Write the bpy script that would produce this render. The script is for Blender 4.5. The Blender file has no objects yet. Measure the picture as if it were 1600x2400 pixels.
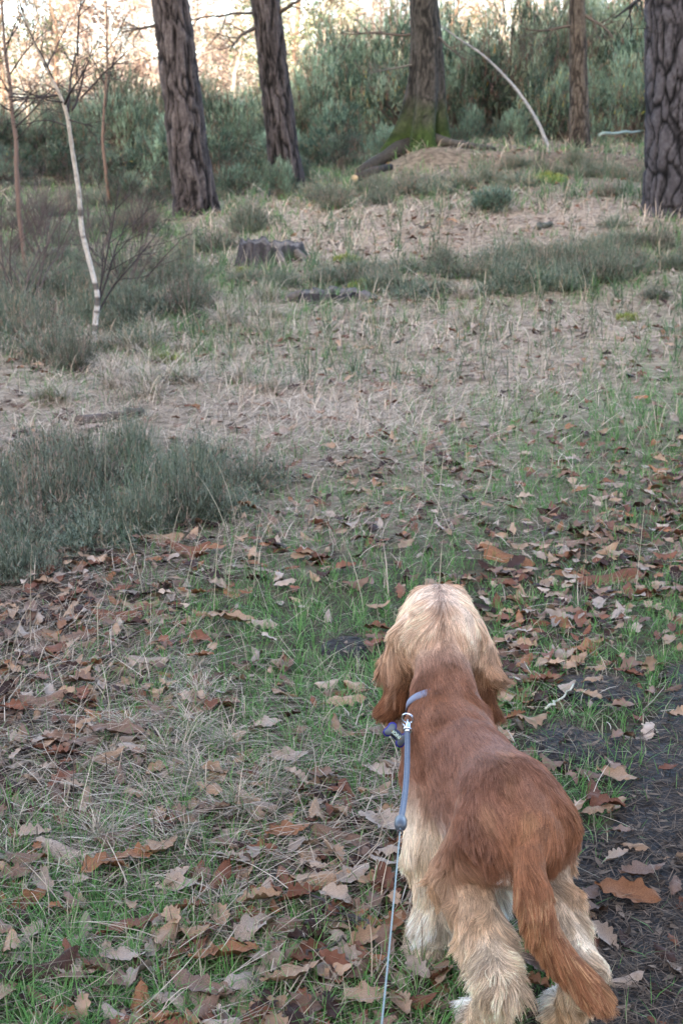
import bpy, math, random
import numpy as np
from mathutils import Vector, Matrix, Quaternion, kdtree

rng = np.random.default_rng(7)
random.seed(7)
R = math.radians
C = bpy.context.scene.collection
scene = bpy.context.scene

# ------------------------------------------------------------------ camera
CAM_H, PITCH, FOC = 1.5, 16.0, 50.0
cam_d = bpy.data.cameras.new('camera')
cam = bpy.data.objects.new('camera', cam_d)
C.objects.link(cam)
cam.location = (0, 0, CAM_H)
cam.rotation_euler = (R(90 - PITCH), 0, 0)
cam_d.sensor_width = 36
cam_d.lens = FOC
cam_d.clip_start = 0.05
cam_d.clip_end = 2000
cam_d.dof.use_dof = True
cam_d.dof.focus_distance = 2.8
cam_d.dof.aperture_fstop = 11.0
scene.camera = cam

# ------------------------------------------------------------------ sky, sun, exposure
SUN_EL, SUN_AZ = 13.0, 14.0            # low winter sun behind the photographer, a little to the left
sun_from = Vector((-math.sin(R(SUN_AZ)) * math.cos(R(SUN_EL)), -math.cos(R(SUN_AZ)) * math.cos(R(SUN_EL)), math.sin(R(SUN_EL))))
world = bpy.data.worlds.new('World')
scene.world = world
world.use_nodes = True
wn = world.node_tree
wn.nodes.clear()
sky = wn.nodes.new('ShaderNodeTexSky')
sky.sky_type = 'NISHITA'
sky.sun_disc = False
sky.sun_elevation = R(SUN_EL)
sky.sun_rotation = R(180 + SUN_AZ)
sky.air_density = 0.6
sky.dust_density = 2.1
sky.ozone_density = 0.0
bg = wn.nodes.new('ShaderNodeBackground')
bg.inputs['Strength'].default_value = 0.15
wo = wn.nodes.new('ShaderNodeOutputWorld')
wn.links.new(sky.outputs[0], bg.inputs[0])
wn.links.new(bg.outputs[0], wo.inputs[0])
sun_d = bpy.data.lights.new('sun', 'SUN')
sun_d.energy = 2.0
sun_d.angle = R(0.53)
sun_d.color = (1.0, 0.91, 0.82)
sun = bpy.data.objects.new('sun', sun_d)
C.objects.link(sun)
sun.rotation_euler = sun_from.to_track_quat('Z', 'Y').to_euler()
vs = scene.view_settings
vs.view_transform = 'Standard'
vs.look = 'None'
vs.gamma = 1.0
vs.use_curve_mapping = False
vs.exposure = 3.5
scene.cycles.use_denoising = True
scene.cycles.max_bounces = 8
scene.cycles.diffuse_bounces = 3
scene.cycles.glossy_bounces = 2
scene.cycles.transmission_bounces = 4
scene.cycles.transparent_max_bounces = 8
scene.cycles.sample_clamp_indirect = 6.0

# ------------------------------------------------------------------ small maths
def sstep(a, b, x):
    t = np.clip((np.asarray(x, float) - a) / (b - a), 0, 1)
    return t * t * (3 - 2 * t)

def _hash(ix, iy, iz, s=0):
    n = (ix * 374761393 + iy * 668265263 + iz * 1274126177 + s * 974634777) & 0xffffffff
    n = ((n ^ (n >> 13)) * 1274126177) & 0xffffffff
    n = ((n ^ (n >> 16)) * 2246822519) & 0xffffffff
    return ((n ^ (n >> 15)) & 0xffffff) / float(0xffffff)

def vnoise(p, s=0):
    """value noise, -1..1, p is (N,3)"""
    p = np.asarray(p, float)
    i = np.floor(p).astype(np.int64)
    f = p - i
    f = f * f * (3 - 2 * f)
    out = 0
    for dx in (0, 1):
        wx = f[:, 0] if dx else 1 - f[:, 0]
        for dy in (0, 1):
            wy = f[:, 1] if dy else 1 - f[:, 1]
            for dz in (0, 1):
                wz = f[:, 2] if dz else 1 - f[:, 2]
                out = out + wx * wy * wz * _hash(i[:, 0] + dx, i[:, 1] + dy, i[:, 2] + dz, s)
    return out * 2 - 1

def n2(x, y, sc, s=0):
    x = np.atleast_1d(np.asarray(x, float)); y = np.atleast_1d(np.asarray(y, float))
    return vnoise(np.stack([x * sc, y * sc, np.full_like(x, 0.37)], 1), s)

def fbm(x, y, sc, s=0, o=3):
    return sum(n2(x, y, sc * 2 ** k, s + k) * 0.5 ** k for k in range(o)) / sum(0.5 ** k for k in range(o))

def voronoi(p, s=0):
    """F1, F2 and a random number of the nearest cell"""
    i = np.floor(p).astype(np.int64)
    f1 = np.full(len(p), 9.0); f2 = np.full(len(p), 9.0); rid = np.zeros(len(p))
    for dx in (-1, 0, 1):
        for dy in (-1, 0, 1):
            for dz in (-1, 0, 1):
                c = i + np.array([dx, dy, dz])
                q = c + np.stack([_hash(c[:, 0], c[:, 1], c[:, 2], s + k) for k in (1, 2, 3)], 1) * 0.9
                d = np.sqrt(((p - q) ** 2).sum(1))
                near = d < f1
                f2 = np.where(near, f1, np.minimum(f2, d))
                rid = np.where(near, _hash(c[:, 0], c[:, 1], c[:, 2], s + 9), rid)
                f1 = np.where(near, d, f1)
    return f1, f2, rid

# ------------------------------------------------------------------ terrain
def terrain(x, y):
    x = np.atleast_1d(np.asarray(x, float)); y = np.atleast_1d(np.asarray(y, float))
    rise = (0.10 + 0.60 * sstep(-2.6, 1.6, x)) * sstep(7.0, 19.5, y)
    rise = rise * (1 - 0.35 * sstep(24, 40, y))
    bumps = 0.022 * n2(x, y, 1.3, 3) + 0.012 * n2(x, y, 4.1, 4) + 0.10 * n2(x, y, 0.16, 5) * sstep(4, 16, np.abs(y))
    bank = 0.20 * sstep(18.3, 19.3, y) * sstep(0.2, 1.2, x) * (1 + 0.5 * n2(x, y, 0.9, 8))
    shade_ridge = 23.5 * sstep(-9, -38, y) * (1 - 0.5 * sstep(-60, -160, y))      # unseen hill, added behind the camera to keep sun off the glade
    return rise + bumps + bank + shade_ridge

f_px = 2400 * FOC / 36.0
cp, sp = math.cos(R(PITCH)), math.sin(R(PITCH))

def project(x, y, z):
    """world point to the pixel it has in a 1600x2400 picture"""
    dz = z - CAM_H
    depth = y * cp - dz * sp
    v = y * sp + dz * cp
    depth = np.maximum(depth, 0.05)
    return 800 + f_px * x / depth, 1200 - f_px * v / depth

def ray(px, py):
    a = (px - 800) / f_px; b = (1200 - py) / f_px
    return np.array([a, cp + b * sp, -sp + b * cp])

def P(px, py, Y):
    """the point on that sight line at ground distance Y"""
    d = ray(px, py); t = Y / d[1]
    return np.array([d[0] * t, Y, CAM_H + d[2] * t])

def at(px, py):
    """where that sight line meets the ground"""
    d = ray(px, py); t = 1.0
    lo, hi = 0.5, 60.0
    ts = np.geomspace(lo, hi, 600)
    g = CAM_H + d[2] * ts - terrain(d[0] * ts, d[1] * ts)
    k = np.argmax(g < 0) if (g < 0).any() else len(ts) - 1
    t = ts[k]
    return np.array([d[0] * t, d[1] * t, float(terrain(d[0] * t, d[1] * t)[0])])

# ------------------------------------------------------------------ mesh helpers
def mesh_np(name, V, F, col=None, smooth=False):
    """V (n,3), F list of int arrays of equal width each; col per vertex"""
    me = bpy.data.meshes.new(name)
    V = np.asarray(V, np.float32)
    if not isinstance(F, (list, tuple)):
        F = [F]
    F = [np.asarray(f, np.int32) for f in F if len(f)]
    loops = np.concatenate([f.ravel() for f in F])
    sizes = np.concatenate([np.full(len(f), f.shape[1], np.int32) for f in F])
    starts = np.concatenate([[0], np.cumsum(sizes)[:-1]]).astype(np.int32)
    me.vertices.add(len(V)); me.vertices.foreach_set('co', V.ravel())
    me.loops.add(len(loops)); me.loops.foreach_set('vertex_index', loops)
    me.polygons.add(len(sizes)); me.polygons.foreach_set('loop_start', starts)
    me.polygons.foreach_set('loop_total', sizes)
    if smooth:
        me.polygons.foreach_set('use_smooth', np.ones(len(sizes), bool))
    if col is not None:
        col = np.asarray(col, np.float32)
        if col.shape[1] == 3:
            col = np.concatenate([col, np.ones((len(col), 1), np.float32)], 1)
        a = me.attributes.new('col', 'FLOAT_COLOR', 'POINT')
        a.data.foreach_set('color', col.ravel())
    me.update(calc_edges=True)
    me.validate()
    return me

def link(name, data, mat=None, parent=None, loc=None, rot=None, scale=None):
    o = bpy.data.objects.new(name, data)
    C.objects.link(o)
    if mat is not None and data is not None and not len(data.materials):
        data.materials.append(mat)
    if parent is not None:
        o.parent = parent
    if loc is not None:
        o.location = tuple(float(v) for v in loc)
    if rot is not None:
        o.rotation_euler = rot
    if scale is not None:
        o.scale = scale if hasattr(scale, '__len__') else (scale,) * 3
    return o

def tag(o, label=None, cat=None, group=None, kind=None):
    if label: o['label'] = label
    if cat: o['category'] = cat
    if group: o['group'] = group
    if kind: o['kind'] = kind
    return o

def empty(name, loc=(0, 0, 0), rz=0.0):
    o = bpy.data.objects.new(name, None)
    C.objects.link(o)
    o.location = tuple(float(v) for v in loc)
    o.rotation_euler = (0, 0, rz)
    o.empty_display_size = 0.1
    return o

class Geo:
    """collects tubes, cards and blades into one mesh"""
    def __init__(s):
        s.V = []; s.Q = []; s.T = []; s.Cc = []; s.n = 0
    def add(s, V, Q=None, T=None, col=(1, 1, 1)):
        V = np.asarray(V, float)
        if Q is not None and len(Q): s.Q.append(np.asarray(Q) + s.n)
        if T is not None and len(T): s.T.append(np.asarray(T) + s.n)
        c = np.asarray(col, float)
        if c.ndim == 1: c = np.tile(c, (len(V), 1))
        s.V.append(V); s.Cc.append(c); s.n += len(V)
    def tube(s, pts, rad, sides=6, col=(1, 1, 1), cap=True, squash=None):
        pts = np.asarray(pts, float); n = len(pts)
        rad = np.broadcast_to(np.asarray(rad, float), (n,))
        t = np.gradient(pts, axis=0)
        t /= np.linalg.norm(t, axis=1, keepdims=True) + 1e-12
        ref = np.array([0.31, 0.17, 0.93]) if abs(t[:, 2]).mean() < 0.85 else np.array([0.93, 0.31, 0.1])
        u = np.cross(t, ref); u /= np.linalg.norm(u, axis=1, keepdims=True) + 1e-12
        w = np.cross(t, u)
        a = np.arange(sides) * 2 * math.pi / sides
        V = pts[:, None] + rad[:, None, None] * (np.cos(a)[None, :, None] * u[:, None] + np.sin(a)[None, :, None] * w[:, None])
        V = V.reshape(-1, 3)
        i = np.arange(n - 1)[:, None] * sides; j = np.arange(sides)[None]
        j2 = (j + 1) % sides
        Q = np.stack([i + j, i + j2, i + sides + j2, i + sides + j], -1).reshape(-1, 4)
        T = None
        if cap:
            V = np.concatenate([V, pts[:1], pts[-1:]])
            k = np.arange(sides); k2 = (k + 1) % sides; m = n * sides
            T = np.concatenate([np.stack([k2, k, np.full(sides, m)], 1),
                                np.stack([k + (n - 1) * sides, k2 + (n - 1) * sides, np.full(sides, m + 1)], 1)])
        c = np.asarray(col, float)
        if c.ndim == 2:
            cc = np.repeat(c, sides, 0)
            if cap: cc = np.concatenate([cc, c[:1], c[-1:]])
            c = cc
        s.add(V, Q, T, c)
    def mesh(s, name, smooth=False):
        V = np.concatenate(s.V); F = []
        if s.Q: F.append(np.concatenate(s.Q))
        if s.T: F.append(np.concatenate(s.T))
        return mesh_np(name, V, F, np.concatenate(s.Cc), smooth)

def blades(base, L, W, az, lean, bend, levels, col, tipmul=1.15, side=None):
    """vectorised grass blades: (N) arrays; returns V, Q, T, colours"""
    N = len(base); k = levels
    tt = np.linspace(0, 1, k + 1)
    ang = lean[:, None] + bend[:, None] * (tt[None, :-1] + 0.5 / k)          # angle from the vertical of each segment
    seg = (L / k)[:, None]
    hx = np.concatenate([np.zeros((N, 1)), np.cumsum(np.sin(ang) * seg, 1)], 1)
    hz = np.concatenate([np.zeros((N, 1)), np.cumsum(np.cos(ang) * seg, 1)], 1)
    ca, sa = np.cos(az), np.sin(az)
    curl = side if side is not None else np.zeros(N)
    sx = curl[:, None] * (tt[None] ** 2) * L[:, None]
    c = base[:, None] + np.stack([hx * ca[:, None] - sx * sa[:, None], hx * sa[:, None] + sx * ca[:, None], hz], -1)
    wv = np.stack([-sa, ca, np.zeros(N)], -1)
    V = []
    for j in range(k):
        w = (W * (1 - 0.55 * (j / k) ** 1.5))[:, None] * 0.5 * wv
        V += [c[:, j] - w, c[:, j] + w]
    V.append(c[:, k])
    V = np.stack(V, 1)                                                       # N, 2k+1, 3
    m = 2 * k + 1
    o = (np.arange(N) * m)[:, None]
    Q = np.concatenate([o + np.array([[2 * j, 2 * j + 1, 2 * j + 3, 2 * j + 2]]) for j in range(k - 1)]) if k > 1 else np.zeros((0, 4), int)
    T = o + np.array([[2 * k - 2, 2 * k - 1, 2 * k]])
    shade = np.concatenate([np.repeat(np.linspace(0.8, 1.0, k), 2), [tipmul]])  # mild shade painted into the colour towards each blade's foot
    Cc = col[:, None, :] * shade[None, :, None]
    return V.reshape(-1, 3), Q, T, Cc.reshape(-1, 3)

# ------------------------------------------------------------------ materials
def nodes(name):
    m = bpy.data.materials.new(name)
    m.use_nodes = True
    nt = m.node_tree
    nt.nodes.clear()
    out = nt.nodes.new('ShaderNodeOutputMaterial')
    return m, nt, out

def material(name, color=None, rough=0.8, attr=None, noise=None, bump=None, transl=0.0, spec=0.25, objcolor=False, metal=0.0, vary=0.0, wave=None):
    m, nt, out = nodes(name)
    N, L = nt.nodes, nt.links
    bs = N.new('ShaderNodeBsdfPrincipled')
    bs.inputs['Roughness'].default_value = rough
    bs.inputs['Specular IOR Level'].default_value = spec
    bs.inputs['Metallic'].default_value = metal
    if attr:
        a = N.new('ShaderNodeAttribute'); a.attribute_name = attr; c = a.outputs['Color']
    elif objcolor:
        a = N.new('ShaderNodeObjectInfo'); c = a.outputs['Color']
    else:
        a = N.new('ShaderNodeRGB'); a.outputs[0].default_value = (*color, 1); c = a.outputs[0]
    tc = N.new('ShaderNodeTexCoord')
    if noise:
        nz = N.new('ShaderNodeTexNoise'); nz.inputs['Scale'].default_value = noise[0]; nz.inputs['Detail'].default_value = 5
        L.new(tc.outputs['Object'], nz.inputs['Vector'])
        mr = N.new('ShaderNodeMapRange'); mr.inputs[1].default_value = 0.3; mr.inputs[2].default_value = 0.7
        mr.inputs[3].default_value = 1 - noise[1]; mr.inputs[4].default_value = 1 + noise[1]
        L.new(nz.outputs[0], mr.inputs[0])
        mx = N.new('ShaderNodeVectorMath'); mx.operation = 'SCALE'
        L.new(c, mx.inputs[0]); L.new(mr.outputs[0], mx.inputs['Scale']); c = mx.outputs[0]
    if vary:
        oi = N.new('ShaderNodeObjectInfo')
        hs = N.new('ShaderNodeHueSaturation')
        m1 = N.new('ShaderNodeMapRange'); m1.inputs[3].default_value = 0.5 - vary * 0.12; m1.inputs[4].default_value = 0.5 + vary * 0.12
        m2 = N.new('ShaderNodeMapRange'); m2.inputs[3].default_value = 1 - vary; m2.inputs[4].default_value = 1 + vary
        L.new(oi.outputs['Random'], m1.inputs[0]); L.new(oi.outputs['Random'], m2.inputs[0])
        L.new(m1.outputs[0], hs.inputs['Hue']); L.new(m2.outputs[0], hs.inputs['Value']); L.new(c, hs.inputs['Color'])
        c = hs.outputs[0]
    L.new(c, bs.inputs['Base Color'])
    if bump:
        nz = N.new('ShaderNodeTexNoise'); nz.inputs['Scale'].default_value = bump[0]; nz.inputs['Detail'].default_value = 6
        L.new(tc.outputs['Object'], nz.inputs['Vector'])
        b = N.new('ShaderNodeBump'); b.inputs['Strength'].default_value = bump[1]; b.inputs['Distance'].default_value = bump[2]
        L.new(nz.outputs[0], b.inputs['Height']); L.new(b.outputs[0], bs.inputs['Normal'])
    if transl:
        tr = N.new('ShaderNodeBsdfTranslucent'); L.new(c, tr.inputs[0])
        mx = N.new('ShaderNodeMixShader'); mx.inputs[0].default_value = transl
        L.new(bs.outputs[0], mx.inputs[1]); L.new(tr.outputs[0], mx.inputs[2]); L.new(mx.outputs[0], out.inputs[0])
    else:
        L.new(bs.outputs[0], out.inputs[0])
    return m

M = {}
M['ground'] = material('ground_litter', attr='col', rough=0.95, noise=(14, 0.5), bump=(40, 0.8, 0.03), spec=0.03)
M['mud'] = material('path_mud', attr='col', rough=0.62, noise=(34, 0.5), bump=(45, 0.8, 0.02), spec=0.15)
M['grass'] = material('grass_blade', attr='col', rough=0.6, transl=0.25, spec=0.10)
M['straw'] = material('dry_grass_blade', attr='col', rough=0.75, transl=0.12, spec=0.06)
M['leaf_o'] = material('fallen_leaf', objcolor=True, rough=0.62, noise=(55, 0.28), bump=(90, 0.5, 0.003), spec=0.08)
M['leaf_a'] = material('fallen_leaf_litter', attr='col', rough=0.65, noise=(40, 0.25), spec=0.08)
M['heather'] = material('heather_sprig', attr='col', rough=0.8, transl=0.1, spec=0.05, vary=0.22)
M['gorse'] = material('gorse_sprig', attr='col', rough=0.7, transl=0.1, spec=0.08, vary=0.38)
M['bark'] = material('pine_bark', attr='col', rough=0.85, noise=(30, 0.25), bump=(120, 0.7, 0.006), spec=0.10)
M['bark_o'] = material('oak_bark', attr='col', rough=0.9, noise=(22, 0.3), bump=(90, 0.7, 0.006), spec=0.15)
M['birch'] = material('birch_bark', attr='col', rough=0.8, noise=(40, 0.3), spec=0.1)
M['twig'] = material('twig_bark', attr='col', rough=0.85, spec=0.08)
M['tree_leaf'] = material('tree_leaf', attr='col', rough=0.7, transl=0.35, spec=0.2, vary=0.15)
M['moss'] = material('moss', attr='col', rough=0.95, noise=(80, 0.3), spec=0.1)
M['wood'] = material('old_wood', attr='col', rough=0.9, noise=(35, 0.35), bump=(70, 0.8, 0.008), spec=0.15)
# ------------------------------------------------------------------ what covers the ground, read off along the glade
ROWS = np.array([380, 450, 520, 580, 640, 700, 780, 860, 950, 1040, 1130, 1230, 1330, 1430, 1530, 1650, 1780, 1900, 2020, 2150, 2280, 2400.])
COLS = np.arange(0, 1601, 200.)
def table(s):
    return np.array([[int(ch) for ch in r] for r in s.split()]) / 9.0
GREEN = table('222221111 333333222 334421113 334311234 335544444 345554444 346532223 334432235 222223578 222335789 222345776 123456654 113677535 125899548 235777568 345677555 234566564 334554563 445544442 666435321 775345411 875345411')
STRAW = table('111111111 222222222 224689985 224478643 235444433 245455544 356688875 467899874 788998753 788887643 345666543 334565432 445543323 765333232 887543222 998764322 999986322 998865321 777654321 655433321 443333211 443333211')
LEAF = table('000014555 000123443 113566652 113355432 112232222 011233233 012344433 233344442 443333323 333444447 112454468 123554489 567643697 777423883 677544862 666555853 665556744 666558544 676578434 455697343 346996332 348985322')
def cover(tab, x, y, z=None):
    z = terrain(x, y) if z is None else z
    u, v = project(x, y, z)
    u = np.clip(u, 0, 1599.9); v = np.clip(v, 380, 2399.9)
    r = np.interp(v, ROWS, np.arange(len(ROWS))); c = u / 200.0
    r0 = np.clip(r.astype(int), 0, len(ROWS) - 2); c0 = np.clip(c.astype(int), 0, len(COLS) - 2)
    fr, fc = r - r0, c - c0
    return (tab[r0, c0] * (1 - fr) * (1 - fc) + tab[r0 + 1, c0] * fr * (1 - fc) + tab[r0, c0 + 1] * (1 - fr) * fc + tab[r0 + 1, c0 + 1] * fr * fc)

def blob(x, y, px, py, r):
    c = at(px, py)
    return np.exp(-(((x - c[0]) / r) ** 2 + ((y - c[1]) / (r * 1.15)) ** 2))
EDGE_V = np.array([1450, 1560, 1650, 1750, 1900, 2050, 2200, 2400, 2700.])
EDGE_U = np.array([1770, 1650, 1555, 1460, 1395, 1320, 1265, 1225, 1190.])
def bare(x, y):
    """1 where the trodden mud of the path shows, 0 in the turf"""
    z = np.zeros_like(x)
    u, v = project(x, y, z)
    m = 0.5 + (u - np.interp(v, EDGE_V, EDGE_U)) / 420.0
    m = np.where(y > 4.2, -1.0, m)
    m = np.maximum(m, 0.95 * np.maximum.reduce([blob(x, y, 818, 1525, .085), blob(x, y, 1412, 1625, .13), blob(x, y, 1320, 1765, .12), blob(x, y, 640, 2070, .07), blob(x, y, 1120, 2150, .10)]))
    return np.clip(m, -1, 1.6) + 0.55 * fbm(x, y, 5.0, 21, 4)

def bare_c(x, y):
    return sstep(0.42, 0.62, bare(x, y))

# ------------------------------------------------------------------ ground sheet
def graded(a, b, fine, k):
    out = [a]
    while out[-1] < b:
        out.append(out[-1] + max(fine, abs(out[-1]) * k))
    return np.array(out)
xs = graded(0, 420, 0.035, 0.035)
xs = np.concatenate([-xs[:0:-1], xs])
ys = np.concatenate([-graded(0.5, 220, 0.5, 0.06)[::-1], np.arange(0, 1.2, 0.2), graded(1.25, 460, 0.04, 0.0125)])
X, Y = np.meshgrid(xs, ys)
x, y = X.ravel(), Y.ravel()
z = terrain(x, y)
nx, ny = len(xs), len(ys)
i = (np.arange(ny - 1)[:, None] * nx + np.arange(nx - 1)[None]).ravel()
Q = np.stack([i, i + 1, i + nx + 1, i + nx], 1)
g, s, lf = cover(GREEN, x, y, z), cover(STRAW, x, y, z), cover(LEAF, x, y, z)
soil = np.array([0.017, 0.0135, 0.0115]); gcol = np.array([0.085, 0.105, 0.045]); scol = np.array([0.46, 0.345, 0.245]); lcol = np.array([0.13, 0.082, 0.060])
far = sstep(3.0, 9.0, y)
w = np.stack([np.full_like(g, 0.9) * (1 - 0.68 * far), g * (.35 + .55 * far), s * (0.15 + 1.3 * far), lf * 0.5], 1)
w *= 1 + 0.5 * np.stack([fbm(x, y, 1.7, 30 + k, 3) for k in range(4)], 1)
w /= w.sum(1, keepdims=True)
gc = w @ np.stack([soil, gcol, scol, lcol])
gc = np.where((y < 0)[:, None], np.array([0.05, 0.06, 0.03]), gc)
ground = link('ground', mesh_np('ground', np.stack([x, y, z], 1), Q, gc, True), M['ground'])
tag(ground, 'leaf strewn heath ground rising gently towards the pines', 'ground', kind='structure')

# trodden mud path: a sheet that rises out of the turf where the mud is bare
px_ = np.arange(-1.2, 2.6, 0.02); py_ = np.arange(1.0, 4.6, 0.02)
X, Y = np.meshgrid(px_, py_); x, y = X.ravel(), Y.ravel()
b = bare(x, y)
z = terrain(x, y) + np.clip((b - 0.5) * 0.05, -0.03, 0.014) + 0.004 * fbm(x, y, 22, 61, 3)
nx, ny = len(px_), len(py_)
i = (np.arange(ny - 1)[:, None] * nx + np.arange(nx - 1)[None]).ravel()
Q = np.stack([i, i + 1, i + nx + 1, i + nx], 1)
Q = Q[(b[Q] > 0.2).any(1)]
mc = np.array([0.026, 0.020, 0.0165])[None] * (1 + 0.5 * fbm(x, y, 7, 62, 3)[:, None])
path = link('path', mesh_np('path', np.stack([x, y, z], 1), Q, mc, True), M['mud'])
tag(path, 'dark trodden mud path with pine needles beside the dog', 'path', kind='structure')

# ------------------------------------------------------------------ grass
def scatter(n, y0, y1, spread=0.36, pad=0.35):
    yy = np.exp(rng.uniform(math.log(y0), math.log(y1), n))
    xx = rng.uniform(-1, 1, n) * (spread * yy + pad)
    return xx, yy

def tufty(xx, yy, frac, rad):
    """pull a share of the points together into tufts"""
    k = len(xx)
    m = rng.random(k) < frac
    cell = rad * (0.6 + 0.25 * yy)
    cx = (np.floor(xx / cell) + _hash(np.floor(xx / cell).astype(np.int64), np.floor(yy / cell).astype(np.int64), np.zeros(k, np.int64), 4)) * cell
    cy = (np.floor(yy / cell) + _hash(np.floor(xx / cell).astype(np.int64), np.floor(yy / cell).astype(np.int64), np.zeros(k, np.int64), 5)) * cell
    q = rng.uniform(0.45, 0.95, k)
    return np.where(m, xx + (cx - xx) * q, xx), np.where(m, yy + (cy - yy) * q, yy)

DOG_FEET = [(.235, 2.06), (.387, 2.08), (.15, 2.27), (.29, 2.40)]
# fresh green blades
xx, yy = scatter(300000, 1.55, 27)
xx, yy = tufty(xx, yy, 0.5, 0.05)
gw = cover(GREEN, xx, yy)
pat = fbm(xx, yy, 2.2, 40, 3)
keep = rng.random(len(xx)) < np.clip(gw * 1.6 + pat * 0.7 - 0.15, 0.02, 1) * (1 - 0.80 * bare_c(xx, yy))
xx, yy = xx[keep], yy[keep]; n = len(xx)
zz = terrain(xx, yy) - 0.004
farf = np.clip(yy / 5.0, 1, 4)
L = rng.uniform(0.03, 0.085, n) * (1 + 0.35 * pat[keep]) * (1 + 0.40 * (farf - 1))
W = rng.uniform(0.0016, 0.0030, n) * farf ** 1.15
hue = rng.random(n)[:, None]
colr = np.array([0.080, 0.190, 0.042]) * (1 - hue) + np.array([0.155, 0.26, 0.085]) * hue
dry = (rng.random(n) < 0.16)[:, None]
colr = np.where(dry, np.array([0.36, 0.31, 0.20]), colr)
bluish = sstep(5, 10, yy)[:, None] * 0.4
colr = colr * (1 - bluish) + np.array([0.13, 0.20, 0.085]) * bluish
colr *= rng.uniform(0.7, 1.25, n)[:, None]
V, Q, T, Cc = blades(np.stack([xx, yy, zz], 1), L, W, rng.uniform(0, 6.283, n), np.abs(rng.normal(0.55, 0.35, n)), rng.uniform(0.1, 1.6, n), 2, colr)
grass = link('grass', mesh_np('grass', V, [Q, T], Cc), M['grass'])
tag(grass, 'short green grass in patches between fallen leaves', 'grass', kind='stuff')
N_GRASS = n

# dry straw, mostly lying flat
xx, yy = scatter(285000, 1.55, 27)
sw = cover(STRAW, xx, yy)
pat = fbm(xx, yy, 1.6, 44, 3)
keep = rng.random(len(xx)) < np.clip(sw * 1.05 + pat * 0.6 - 0.12, 0.02, 1) * (0.58 + 0.42 * sstep(3.0, 6.0, yy)) * (1 - .72 * sstep(.45, .85, cover(GREEN, xx, yy))) * (1 - 0.85 * bare_c(xx, yy))
xx, yy = xx[keep], yy[keep]; n = len(xx)
farf = np.clip(yy / 5.0, 1, 4)
zz = terrain(xx, yy) + 0.034 * rng.random(n) ** 2.2
L = rng.uniform(0.05, 0.16, n) * (1 + 0.4 * (farf - 1)); longs = rng.random(n) < 0.018; L = np.where(longs, L * 1.7, L)
W = rng.uniform(0.0012, 0.0026, n) * farf ** 1.05; W = np.where(longs, W * 1.5, W)
flow = 0.4 + 1.2 * fbm(xx, yy, 1.1, 47, 2) * 3
az = np.where(rng.random(n) < 0.45, flow + rng.normal(0, 0.5, n), rng.uniform(0, 6.283, n))
stand = rng.random(n) < 0.07
lean = np.where(stand, np.abs(rng.normal(0.35, 0.3, n)), rng.normal(1.36, 0.14, n))
bend = np.where(stand, rng.uniform(0.2, 1.6, n), rng.uniform(-0.05, 0.5, n))
h = rng.random(n)[:, None]
colr = np.array([0.56, 0.41, 0.28]) * (1 - h) + np.array([0.78, 0.635, 0.485]) * h
colr = np.where((rng.random(n) < 0.3)[:, None], np.array([0.27, 0.195, 0.145]), colr)
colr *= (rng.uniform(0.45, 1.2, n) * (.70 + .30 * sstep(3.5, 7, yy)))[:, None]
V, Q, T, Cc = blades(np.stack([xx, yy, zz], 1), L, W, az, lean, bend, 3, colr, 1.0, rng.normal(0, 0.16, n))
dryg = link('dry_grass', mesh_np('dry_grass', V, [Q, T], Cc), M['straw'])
tag(dryg, 'bleached straw of dry grass lying over the ground', 'dry grass', kind='stuff')

# pine needles and bits on the mud
xx, yy = scatter(95000, 1.55, 4.6, 0.42, 0.4)
keep = rng.random(len(xx)) < 0.05 + 0.9 * bare_c(xx, yy)
xx, yy = xx[keep], yy[keep]; n = len(xx)
zz = terrain(xx, yy) + np.clip((bare(xx, yy) - 0.5) * 0.05, 0, 0.014) + rng.uniform(0.002, 0.010, n)
L = rng.uniform(0.025, 0.075, n); W = rng.uniform(0.0011, 0.0026, n); bits = rng.random(n) < .10; L = np.where(bits, L * .45, L); W = np.where(bits, W * 5, W)
h = rng.random(n)[:, None]
colr = np.array([0.040, 0.028, 0.021]) * (1 - h) + np.array([0.22, 0.155, 0.11]) * h
colr *= rng.uniform(0.5, 1.2, n)[:, None]
V, Q, T, Cc = blades(np.stack([xx, yy, zz], 1), L, W, rng.uniform(0, 6.283, n), rng.normal(1.5, 0.10, n), rng.normal(0, 0.2, n), 2, colr, 1.0, rng.normal(0, 0.1, n))
needles = link('pine_needles', mesh_np('pine_needles', V, [Q, T], Cc), M['straw'])
tag(needles, 'brown pine needles trodden into the mud', 'pine needles', kind='stuff')

# tall thin grass stems that stand up out of the turf
xx, yy = scatter(1500, 3.2, 16)
keep = rng.random(len(xx)) < cover(STRAW, xx, yy) * 0.6 * (0.5 + fbm(xx, yy, 0.8, 70, 2))
xx, yy = xx[keep], yy[keep]; n = len(xx)
zz = terrain(xx, yy)
L = rng.uniform(0.14, 0.34, n); W = rng.uniform(0.0022, 0.0034, n) * np.clip(yy / 5, 1, 2.4)
colr = np.array([0.42, 0.35, 0.24]) * rng.uniform(0.7, 1.15, n)[:, None]
V, Q, T, Cc = blades(np.stack([xx, yy, zz], 1), L, W, rng.uniform(0, 6.283, n), np.abs(rng.normal(0.2, 0.2, n)), rng.uniform(0.0, 1.0, n), 4, colr)
G_ = link('tall_grass', mesh_np('tall_grass', V, [Q, T], Cc), M['straw'])
tag(G_, 'thin pale grass stems standing above the turf', 'tall grass', kind='stuff')

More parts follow.
